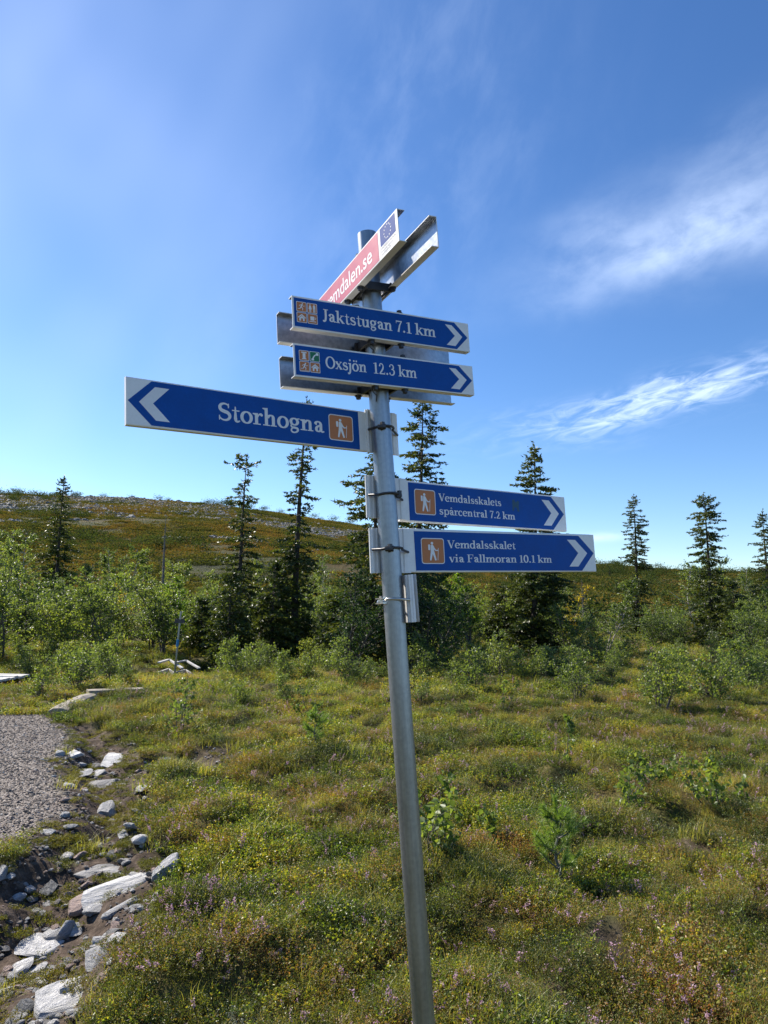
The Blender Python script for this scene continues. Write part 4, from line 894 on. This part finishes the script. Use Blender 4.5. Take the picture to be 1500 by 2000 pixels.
def G_g(p):
    p.strip(arc(.225, .315, .145, .135, 0, 345, 20), closed=True); p.strip(bez((.33, .42), (.38, .46), (.46, .455)), .05)
    p.strip(bez((.13, .20), (.04, .14), (.10, .06), (.20, .06)), [.05, .08]); p.strip(bez((.17, .065), (.36, .075), (.47, .03), (.42, -.10), (.30, -.24), (.0, -.22), (.05, -.06), (.08, .03), (.18, .05), n=24), [.09, .10, .085, .06, .07, .07, .05]); return .49
def G_x(p): p.strip([(.07, .45), (.40, .02)], TK); p.strip([(.40, .45), (.07, .02)], .05); [rect(p, *q) for q in ((.0, 0, .17, SF), (.30, 0, .49, SF), (.0, XH-SF, .19, XH), (.31, XH-SF, .47, XH))]; return .49
def G_v(p): p.strip([(.08, .45), (.255, .0)], TK); p.strip([(.25, .02), (.42, .45)], .05); rect(p, .0, XH-SF, .20, XH); rect(p, .33, XH-SF, .50, XH); return .49
def G_V(p): p.strip([(.10, .68), (.345, .0)], TK*1.08); p.strip([(.335, .03), (.56, .68)], .052); rect(p, .0, CH-SF, .24, CH); rect(p, .46, CH-SF, .66, CH); return .64
def G_J(p): p.strip(bez((.22, .66), (.22, .2), (.24, -.04), (.06, -.03), n=16)); rect(p, .08, CH-SF, .38, CH); dot(p, .07, .01, .05); return .37
def G_O(p): p.strip(arc(.35, CH/2, .275, CH/2-.008, 0, 348, 29), closed=True); return .70
def G_S(p): p.strip(arc(.275, .525, .175, .152, 22, 262, 18)+arc(.275, .190, .198, .168, 84, -158, 18), [.052, .062, .095, .12, TK*1.1, TK*1.1, .12, .095, .065, .052]); rect(p, .405, .51, .447, .69); rect(p, .06, .012, .10, .20); return .52
def G_F(p): stem(p, .18, 0, CH); foot(p, .18, 0, .09, .11); rect(p, .04, CH-SF, .56, CH); rect(p, .515, .52, .56, CH); rect(p, .2, .34, .45, .38); rect(p, .415, .27, .45, .45); return .58
def G_1(p): stem(p, .21, 0, CH-.02); foot(p, .21, 0, .10, .10); p.poly([(.05, .60), (.16, .63), (.27, CH), (.24, CH), (.05, .64)]); return .40
def G_2(p): p.strip(bez((.09, .54), (.09, .74), (.42, .76), (.41, .50), (.40, .32), (.16, .18), (.08, .03), n=20), [.06, .07, .06, .08, .115, .10, .06]); rect(p, .06, 0, .46, .075); dot(p, .10, .53, .05); rect(p, .43, 0, .46, .15); return .50
def G_3(p): p.strip(bez((.09, .57), (.12, .74), (.41, .75), (.40, .52), (.39, .38), (.22, .38)), [.05, .06, .11, .06]); p.strip(bez((.2, .38), (.45, .39), (.46, .22), (.44, -.06), (.12, -.05), (.06, .11), n=18), [.05, .09, .115, .06, .05]); dot(p, .10, .56, .048); dot(p, .085, .12, .048); return .49
def G_7(p): rect(p, .07, CH-.075, .46, CH); rect(p, .07, .52, .10, CH-.03); p.strip([(.43, CH-.04), (.30, .42), (.20, .0)], [.05, .085, .12]); return .46
def G_0(p): p.strip(arc(.25, CH/2, .175, CH/2-.01, 0, 345, 25), closed=True); return .50
def G_dot(p): dot(p, .12, .06, .068); return .24
def G_oo(p): w = g_o(p); dot(p, .165, .62, .058); dot(p, .345, .62, .058); return w
def G_aa(p): w = g_a(p); p.strip(arc(.23, .645, .062, .062, 0, 340, 14), .035, closed=True); return w
GL = {'o': g_o, 'e': g_e, 'c': g_c, 'a': g_a, 'n': G_n, 'm': G_m, 'h': G_h, 'r': G_r, 't': G_t, 'u': G_u, 's': G_s, 'k': G_k, 'i': G_i, 'j': G_j, 'l': G_l, 'd': G_d, 'p': G_p, 'g': G_g, 'x': G_x, 'v': G_v,
      'V': G_V, 'J': G_J, 'O': G_O, 'S': G_S, 'F': G_F, '1': G_1, '2': G_2, '3': G_3, '7': G_7, '0': G_0, '.': G_dot, '\u00f6': G_oo, '\u00e5': G_aa}
def text_runs(runs, z0):
    """runs: (string, u left, u right, baseline v, cap height)"""
    V, F = [], []
    for (s, u0, u1, v0, ch) in runs:
        x = 0; GV = []
        for chh in s:
            if chh == ' ': x += .22; continue
            p = Pen(); w = GL[chh](p); b = len(GV); GV += [(a_+x, c, d) for a_, c, d in p.V]; F += [tuple(i+b+len(V) for i in f) for f in p.F]; x += w
        xs = [g[0] for g in GV]; lo, hi = min(xs), max(xs); sx = (u1-u0)/(hi-lo); sy = ch/CH
        V += [(u0+(g[0]-lo)*sx, v0+g[1]*sy, z0+g[2]*.00004) for g in GV]
    return V, F
def flat(name, polys, z, m, parent, step=0):
    V, F = [], []
    for k, P in enumerate(polys):
        b = len(V); V += [(x, y, z+k*step) for x, y in P]; F.append(tuple(range(b, b+len(P))))
    for i, f in enumerate(F):     # face the viewer (+z)
        P = [V[j] for j in f]; ar = sum(P[k][0]*P[(k+1) % len(P)][1]-P[(k+1) % len(P)][0]*P[k][1] for k in range(len(P)))
        if ar < 0: F[i] = f[::-1]
    return link(name, mesh_from(name, V, F, [m]), parent)
def rrect(x0, y0, x1, y1, r):
    P = []
    for cx, cy, a0 in ((x1-r, y1-r, 0), (x0+r, y1-r, 90), (x0+r, y0+r, 180), (x1-r, y0+r, 270)): P += arc(cx, cy, r, r, a0, a0+90, 4)
    return P
def capsule(a_, b_, w0, w1=None, n=5):
    w1 = w0 if w1 is None else w1; a_, b_ = np.array(a_), np.array(b_); t_ = math.degrees(math.atan2(*(b_-a_)[::-1]))
    return arc(a_[0], a_[1], w0/2, w0/2, t_+90, t_+270, n)+arc(b_[0], b_[1], w1/2, w1/2, t_-90, t_+90, n)
# pictograms in a unit square
def ic_hiker(): return [arc(.47, .80, .055, .055, 0, 340, 12), rrect(.30, .53, .385, .75, .03), [(.41, .73), (.50, .74), (.56, .66), (.55, .44), (.40, .44)], capsule((.45, .46), (.385, .16), .10, .065), capsule((.51, .46), (.60, .16), .10, .065), capsule((.53, .63), (.62, .52), .055, .04), capsule((.62, .52), (.71, .53), .042, .035), [(.685, .14), (.705, .14), (.745, .62), (.725, .62)]]
def ic_run(): return [arc(.60, .80, .065, .065, 0, 340, 10), capsule((.54, .70), (.46, .48), .13, .11), capsule((.46, .48), (.62, .36), .09, .07), capsule((.62, .36), (.60, .16), .07, .05), capsule((.44, .47), (.34, .30), .09, .07), capsule((.34, .30), (.14, .28), .06, .05), capsule((.52, .68), (.36, .66), .06, .05), capsule((.36, .66), (.26, .54), .055, .04), capsule((.56, .68), (.68, .56), .06, .045), capsule((.68, .56), (.82, .62), .045, .04)]
def ic_ski(): return ic_run()+[[(.10, .09), (.90, .09), (.90, .12), (.10, .12)]]
def ic_wc(): return [arc(.30, .84, .055, .055, 0, 340, 10), arc(.70, .84, .055, .055, 0, 340, 10), [(.22, .76), (.38, .76), (.46, .40), (.37, .36), (.23, .36), (.14, .40)], capsule((.25, .36), (.25, .12), .07), capsule((.35, .36), (.35, .12), .07), rrect(.58, .42, .82, .77, .04), capsule((.64, .42), (.64, .12), .085), capsule((.76, .42), (.76, .12), .085)]
def ic_house(): return [[(.10, .50), (.50, .84), (.90, .50), (.83, .43), (.50, .71), (.17, .43)], [(.24, .44), (.50, .66), (.76, .44), (.76, .16), (.60, .16), (.60, .40), (.40, .40), (.40, .16), (.24, .16)][:5]+[(.60, .40), (.40, .40), (.40, .16), (.24, .16)]]
def ic_cup(): return [rrect(.28, .34, .68, .74, .08), arc(.72, .56, .13, .12, -80, 80, 8)+arc(.72, .56, .07, .06, 80, -80, 8), [(.14, .20), (.86, .20), (.82, .27), (.18, .27)]]
def ic_toilet(): return [[(.22, .74), (.26, .86), (.74, .86), (.78, .74)], rrect(.36, .24, .64, .72, .02), [(.26, .14), (.74, .14), (.68, .24), (.32, .24)]]
def ic_phone(): return [bez((.22, .20), (.30, .62), (.62, .80), (.84, .80))+bez((.76, .68), (.60, .66), (.42, .50), (.36, .20)), rrect(.16, .12, .42, .30, .05), rrect(.64, .62, .88, .88, .05)]
def icon(x0, y0, x1, y1, pic, parent, film=None, r=.1, bord=.035, z=.0006):
    w, h_ = x1-x0, y1-y0; o = flat('pictogram', [rrect(x0, y0, x1, y1, r*w)], z, M_wprint, parent); 
    b_ = bord*w; flat('pictogram', [rrect(x0+b_, y0+b_, x1-b_, y1-b_, r*w*.8)], z+.0002, film or M_brown, parent)
    flat('pictogram', [[(x0+px*w, y0+py*h_) for px, py in P] for P in pic], z+.0004, M_wprint, parent, .00001)
def sign_frame(yaw, tilt, s, off):
    y_, t_ = R_(yaw), R_(tilt); d = cos(y_)*e1+sin(y_)*e2; n = sin(y_)*e1-cos(y_)*e2; up = cos(t_)*AX+sin(t_)*d; d2 = cos(t_)*d-sin(t_)*AX
    return P0+AX*s+n*off, d2, up, n
def bolt(x, y, z, dn, parent, r=.0085):
    mb = MB(); mb.tube([(x, y, z), (x, y+dn*.004, z)], r*1.25, 12); mb.tube([(x, y+dn*.004, z), (x, y+dn*.011, z), (x, y+dn*.013, z)], [r, r, r*.6], 6); mb.build('bolt', M_dark, parent)
def channel(u0, u1, H, fr, facing, label):
    """U shaped sign: flat face outwards, two flanges towards the pole. facing +1: printed side to the viewer"""
    t_, D = .0022, .023; h = H/2; s = facing
    prof = [(0, h), (0, -h), (-D, -h), (-D, -h+t_), (-t_, -h+t_), (-t_, h-t_), (-D, h-t_), (-D, h)]
    n = len(prof); V = [(u, v, s*w) for u in (u0, u1) for w, v in prof]; F, M = [], []
    for k in range(n): j = (k+1) % n; F.append((k, j, n+j, n+k) if s > 0 else (k, n+k, n+j, j)); M.append(1 if k in (3, 4, 5) else 0)
    for a_, q in ((0, (4, 5, 0, 1)), (0, (1, 2, 3, 4)), (0, (5, 6, 7, 0))):
        F.append(q); M.append(0); F.append(tuple(n+i for i in q)[::-1]); M.append(0)
    me = mesh_from('direction_sign', V, F, [M_white, M_alu], M); o = frame_obj('direction_sign', me, *fr); o['label'] = label
    for u in (-.048, .052): bolt(u, -h-.0002, -s*D*.55, -1, o)
    bolt(.052, h+.0002, -s*D*.55, 1, o); return o
YJ, YO, YG = 27.7, 28.9, -64.8
sj = channel(-.296, .292, .0923, sign_frame(YJ, .84, .2027, .075), 1, 'blue sign to Jaktstugan 7.1 km pointing right, uppermost of the blue ones')
so_ = channel(-.304, .297, .0932, sign_frame(YO, .38, .0638, .075), 1, 'blue sign to Oxsj\u00f6n 12.3 km pointing right')
channel(-.294, .300, .0915, sign_frame(YJ, 1.2, .199, -.057), -1, 'back of the channel sign behind the uppermost blue sign')
channel(-.294, .300, .0915, sign_frame(YO, .5, .067, -.057), -1, 'back of the channel sign behind the Oxsj\u00f6n sign')
sg = channel(-.262, .333, .0896, sign_frame(YG, -.07, .3689, .075), 1, 'faded red web address sign with a blue star flag')
channel(-.275, .313, .0896, sign_frame(YG, -.07, .381, -.057), -1, 'back of the channel sign behind the red one, partly sunlit inside')
Z1, Z2 = .0004, .0007
def print_sign(o, u0, v0, v1, tip, blue_pts, chev, runs):
    flat('blue_field', [blue_pts], Z1, M_blue, o); flat('arrow', [chev[:3]+[chev[5]], [chev[5]]+chev[2:5]], Z2, M_wfilm, o)
    V, F = text_runs(runs, Z2+.0001); link('lettering', mesh_from('lettering', V, F, [M_wfilm]), o)
print_sign(sj, 0, 0, 0, 0, [(-.2905, -.0415), (.2435, -.0430), (.2865, -.001), (.2400, .0425), (-.2905, .0415)],
           [(.2051, .0325), (.2293, .0325), (.2664, -.0008), (.2389, -.0335), (.2064, -.0335), (.2389, -.0008)],
           [('Jaktstugan', -.2055, .0171, -.0148, .0350), ('7.1 km', .0311, .1685, -.0148, .0350)])
print_sign(so_, 0, 0, 0, 0, [(-.2990, -.0420), (.2475, -.0435), (.2922, -.0006), (.2456, .0425), (-.2990, .0420)],
           [(.2081, .0322), (.2328, .0322), (.2715, -.0004), (.2421, -.0330), (.2099, -.0330), (.2430, -.0004)],
           [('Oxsj\u00f6n', -.2092, -.0805, -.0133, .0335), ('12.3 km', -.0571, .0888, -.0133, .0335)])
def grid4(o, x0, y0, x1, y1, pics, films):
    g = .0018; mx_, my_ = (x0+x1)/2, (y0+y1)/2
    for (a_, c, e, f), pic, fm in zip(((x0, my_+g/2, mx_-g/2, y1), (mx_+g/2, my_+g/2, x1, y1), (x0, y0, mx_-g/2, my_-g/2), (mx_+g/2, y0, x1, my_-g/2)), pics, films): icon(a_, c, e, f, pic, o, fm, .09, .05, .0007)
grid4(sj, -.2835, -.0290, -.2215, .0315, (ic_run(), ic_wc(), ic_house(), ic_cup()), (None,)*4)
grid4(so_, -.2880, -.0310, -.2265, .0295, (ic_toilet(), ic_phone(), ic_ski(), ic_house()), (None, M_green, None, None))
# red sign
flat('red_field', [[(-.258, -.0412), (.2120, -.0412), (.2120, .0412), (-.258, .0412)]], Z1, M_red, sg)
flat('flag', [[(.2260, -.0105), (.3190, -.0105), (.3190, .0410), (.2260, .0410)]], Z1, M_eublue, sg)
stars = []
for k in range(12):
    a_ = k*30; cx, cy = .2725+.0205*cos(R_(a_)), .0152+.0180*sin(R_(a_)); P = []
    for j in range(10): r_ = .0032 if j % 2 == 0 else .0013; P.append((cx+r_*cos(R_(90+36*j)), cy+r_*sin(R_(90+36*j))))
    stars.append(P)
flat('flag_star', stars, Z2, M_wprint, sg)
def font_text(s, u0, u1, v0, sy, z, m_, parent, bold=0, name='lettering'):
    cu = bpy.data.curves.new('t', 'FONT'); cu.body = s; cu.size = 1; cu.offset = bold; ob = bpy.data.objects.new('t', cu); COL.objects.link(ob)
    dg = bpy.context.evaluated_depsgraph_get(); me = bpy.data.meshes.new_from_object(ob.evaluated_get(dg)); bpy.data.objects.remove(ob)
    co = np.zeros(len(me.vertices)*3, np.float32); me.vertices.foreach_get('co', co); co = co.reshape(-1, 3); lo, hi = co[:, 0].min(), co[:, 0].max()
    co[:, 0] = u0+(co[:, 0]-lo)/(hi-lo)*(u1-u0); co[:, 1] = v0+co[:, 1]*sy; co[:, 2] = z; me.vertices.foreach_set('co', co.ravel()); me.materials.clear(); me.materials.append(m_); me.update()
    return link(name, me, parent)
font_text('vemdalen.se', -.200, .168, -.0215, .066, Z2, M_wprint, sg, .008)
font_text('EUROPEISKA UNIONEN', .2275, .3170, -.0205, .0088, Z2, M_ink, sg)
font_text('Europeiska regionala', .2275, .2990, -.0290, .0085, Z2, M_ink, sg)
font_text('utvecklingsfonden', .2275, .2880, -.0370, .0085, Z2, M_ink, sg)
# flat plank signs with ribbed brackets
def plank_sign(u0, u1, H, fr, label, ub0, ub1, hb, v_off=0, nut=-1, band=True, plank=True):
    h = H/2; T_ = .013
    if plank:
        r_ = .0035; prof = [(0, h-r_), (-r_*.3, h-r_*.3), (-r_, h), (-T_, h), (-T_, -h), (-r_, -h), (-r_*.3, -h+r_*.3), (0, -h+r_)]; n = len(prof)
        V = [(u, v, w) for u in (u0, u1) for w, v in prof]; F = [(k, (k+1) % n, n+(k+1) % n, n+k) for k in range(n)]+[tuple(range(n))[::-1], tuple(range(n, 2*n))]
        me = mesh_from('direction_sign', V, F, [M_white]); o = frame_obj('direction_sign', me, *fr); o['label'] = label
    else: o = frame_obj('sign_bracket', mesh_from('sign_bracket', [(ub0, -hb, -T_), (ub1, -hb, -T_), (ub1, hb, -T_), (ub0, hb, -T_)], [(0, 1, 2, 3)], [M_white]), *fr); o['label'] = label
    # ribbed bracket: corrugated strip
    R0 = .018; pts = []
    def rib(x):  # height of the corrugation above the plank face
        ax_ = abs(x); return .0015 if ax_ < R0 else (.006+.004*min(1, (ax_-R0)/.03))
    xs = [ub0]; ww = []
    prof = []
    nr = 5
    for sgn, lo, hi in ((-1, ub0, -R0), (1, R0, ub1)):
        L = hi-lo; st = [0, .16, .20, .36, .40, .60, .64, .84, .88, 1.0]; hh = [.004, .004, .010, .010, .007, .007, .011, .011, .006, .006]
        if sgn > 0: hh = hh[::-1]
        prof.append([(lo+L*q, w) for q, w in zip(st, hh)])
    full = [(prof[0][0][0], .0004)]+prof[0]+[(-R0, .0012), (R0, .0012)]+prof[1]+[(prof[1][-1][0], .0004)]
    n = len(full); V = []
    for v in (v_off-hb, v_off+hb):
        V += [(x, v, w) for x, w in full]+[(x, v, -.002 if not plank else w-.0003) for x, w in ((full[-1][0], .0004), (full[0][0], .0004))]
    m_ = n+2; F = [(k, (k+1) % m_, m_+(k+1) % m_, m_+k) for k in range(m_)]
    for b in (0, m_):
        for k in range(n-1):
            x0, w0 = full[k]; x1, w1 = full[k+1]
    # end caps as strips down to the face
    Vc = []; 
    for vv, sg_ in ((v_off-hb, -1), (v_off+hb, 1)):
        b = len(V)
        for x, w in full: V += [(x, vv, w), (x, vv, 0.0002)]
        for k in range(n-1): q = (b+2*k, b+2*k+1, b+2*k+3, b+2*k+2); F.append(q if sg_ > 0 else q[::-1])
    br = link('bracket', mesh_from('bracket', V, F, [M_white]), o)
    if band:
        mb = MB(); rr = .0036; P = [(ub0+.002, v_off+.002, .013)]
        cz = .035; Rb = .0345
        a0, a1 = 205, -25
        P += [(Rb*cos(R_(a)), v_off+.003*sin(R_(a)), cz+Rb*sin(R_(a))) for a in np.linspace(168, 12, 15)]
        P += [(min(ub1-.002, .075), v_off-.004, .013)]
        mb.tube(P, rr, 8); mb.build('clamp_rod', M_dark if band is True else M_bright, o, smooth=True)
        mb = MB(); a_ = 128 if nut < 0 else 38; c = np.array([Rb*cos(R_(a_)), v_off, cz+Rb*sin(R_(a_))]); tdir = np.array([-sin(R_(a_)), 0, cos(R_(a_))])
        md_ = M_dark if band is True else M_bright
        mb.tube([c-tdir*.012, c-tdir*.003], .0085, 6); mb.tube([c-tdir*.003, c+tdir*.004], .0105, 10); mb.tube([c+tdir*.004, c+tdir*.012], .0075, 6); mb.box(c+np.array([0, .007, .004]), [.005, .006, .005])
        mb.build('clamp_nut', md_, o)
        if band == 'bright':
            mb = MB(); c2 = np.array([-.044, v_off-.004, cz+.022]); mb.tube([c2, c2+np.array([.045, .006, .012])], .006, 10); mb.tube([c2-np.array([.012, .001, .003]), c2], .0085, 8); mb.box(c2+np.array([.03, .010, .014]), [.022, .0015, .008]); mb.box(c2+np.array([.03, -.004, .014]), [.022, .0015, .008]); mb.build('clamp_screw', M_bright, o)
    return o
ss = plank_sign(-.743, -.030, .1225, sign_frame(36.4, 1.15, -.0939, -.035), 'blue sign to Storhogna, the only one pointing left', -.036, .083, .0655, .001, -1)
sd_ = plank_sign(.072, .842, .1286, sign_frame(36.2, 2.14, -.2963, -.035), 'blue sign to Vemdalsskalets sp\u00e5rcentral 7.2 km', -.0530, .101, .0635, .003, 1)
se = plank_sign(.056, .881, .1340, sign_frame(30.9, 1.94, -.4500, -.035), 'blue sign to Vemdalsskalet via Fallmoran 10.1 km, lowest and longest', -.052, .088, .0660, -.003, -1)
print_sign(ss, 0, 0, 0, 0, [(-.0595, -.0585), (-.0607, .0567), (-.6805, .0567), (-.7390, .0010), (-.6816, -.0560)],
           [(-.6360, .0430), (-.6720, .0430), (-.7120, .0005), (-.6705, -.0425), (-.6355, -.0425), (-.6775, .0005)],
           [('Storhogna', -.5057, -.1816, -.0205, .0475)])
icon(-.1658, -.0385, -.0815, .0385, ic_hiker(), ss, None, .1, .03)
print_sign(sd_, 0, 0, 0, 0, [(.1100, -.0595), (.7695, -.0610), (.8326, -.0010), (.7680, .0595), (.1090, .0590)],
           [(.7165, .0450), (.7545, .0450), (.8043, -.0010), (.7597, -.0470), (.7190, -.0470), (.7631, -.0010)],
           [('Vemdalsskalets', .2305, .5106, .0088, .0245), ('sp\u00e5rcentral 7.2 km', .2317, .5738, -.0345, .0245)])
icon(.1320, -.0390, .2168, .0408, ic_hiker(), sd_, None, .1, .03)
print_sign(se, 0, 0, 0, 0, [(.1085, -.0615), (.8107, -.0630), (.8747, -.0006), (.8050, .0605), (.1065, .0590)],
           [(.7480, .0455), (.7870, .0455), (.8416, -.0010), (.7932, -.0484), (.7500, -.0484), (.7976, -.0010)],
           [('Vemdalsskalet', .2304, .5097, .0088, .0247), ('via Fallmoran 10.1 km', .2342, .6685, -.0355, .0247)])
icon(.1310, -.0410, .2175, .0388, ic_hiker(), se, None, .1, .03)
M_stain = plain('algae_stain', (.012, .075, .14), .6); flat('stain', [[(.566, .035), (.575, .037), (.583, .026), (.592, .034), (.599, .030), (.596, .012), (.599, -.004), (.590, -.006), (.585, .008), (.576, .010), (.570, -.005), (.564, -.004)]], Z1+.0001, M_stain, sd_)
plank_sign(0, 0, .13, sign_frame(-60, 0, -.598, -.036), 'bare white ribbed bracket seen edge on, lowest on the pole', -.045, .050, .068, 0, -1, 'bright', plank=False)
# clamp brackets between the channel signs and the pole
for yaw, s in ((YJ, .2027), (YO, .0638), (YG, .3689)):
    c, d, up, n = sign_frame(yaw, 0, s, 0); mb = MB()
    for zz in (-.030,):
        for u in (-.040, .040): mb.box([u, zz, .009], [.004, .012, .058])
        mb.box([0, zz, .040], [.052, .012, .0025]); mb.box([0, zz, -.040], [.052, .012, .0025])
        mb.tube([(-.052, zz-.016, .046), (-.046, zz-.030, .046), (-.030, zz-.034, .036), (-.028, zz-.050, .026)], .0018, 6)
        for u in (-.046, .046): mb.box([u, zz-.004, .046], [.012, .010, .006])
    me = mesh_from('pole_clamp', mb.V, mb.F, [M_dark]); frame_obj('pole_clamp', me, c, d, up, n)
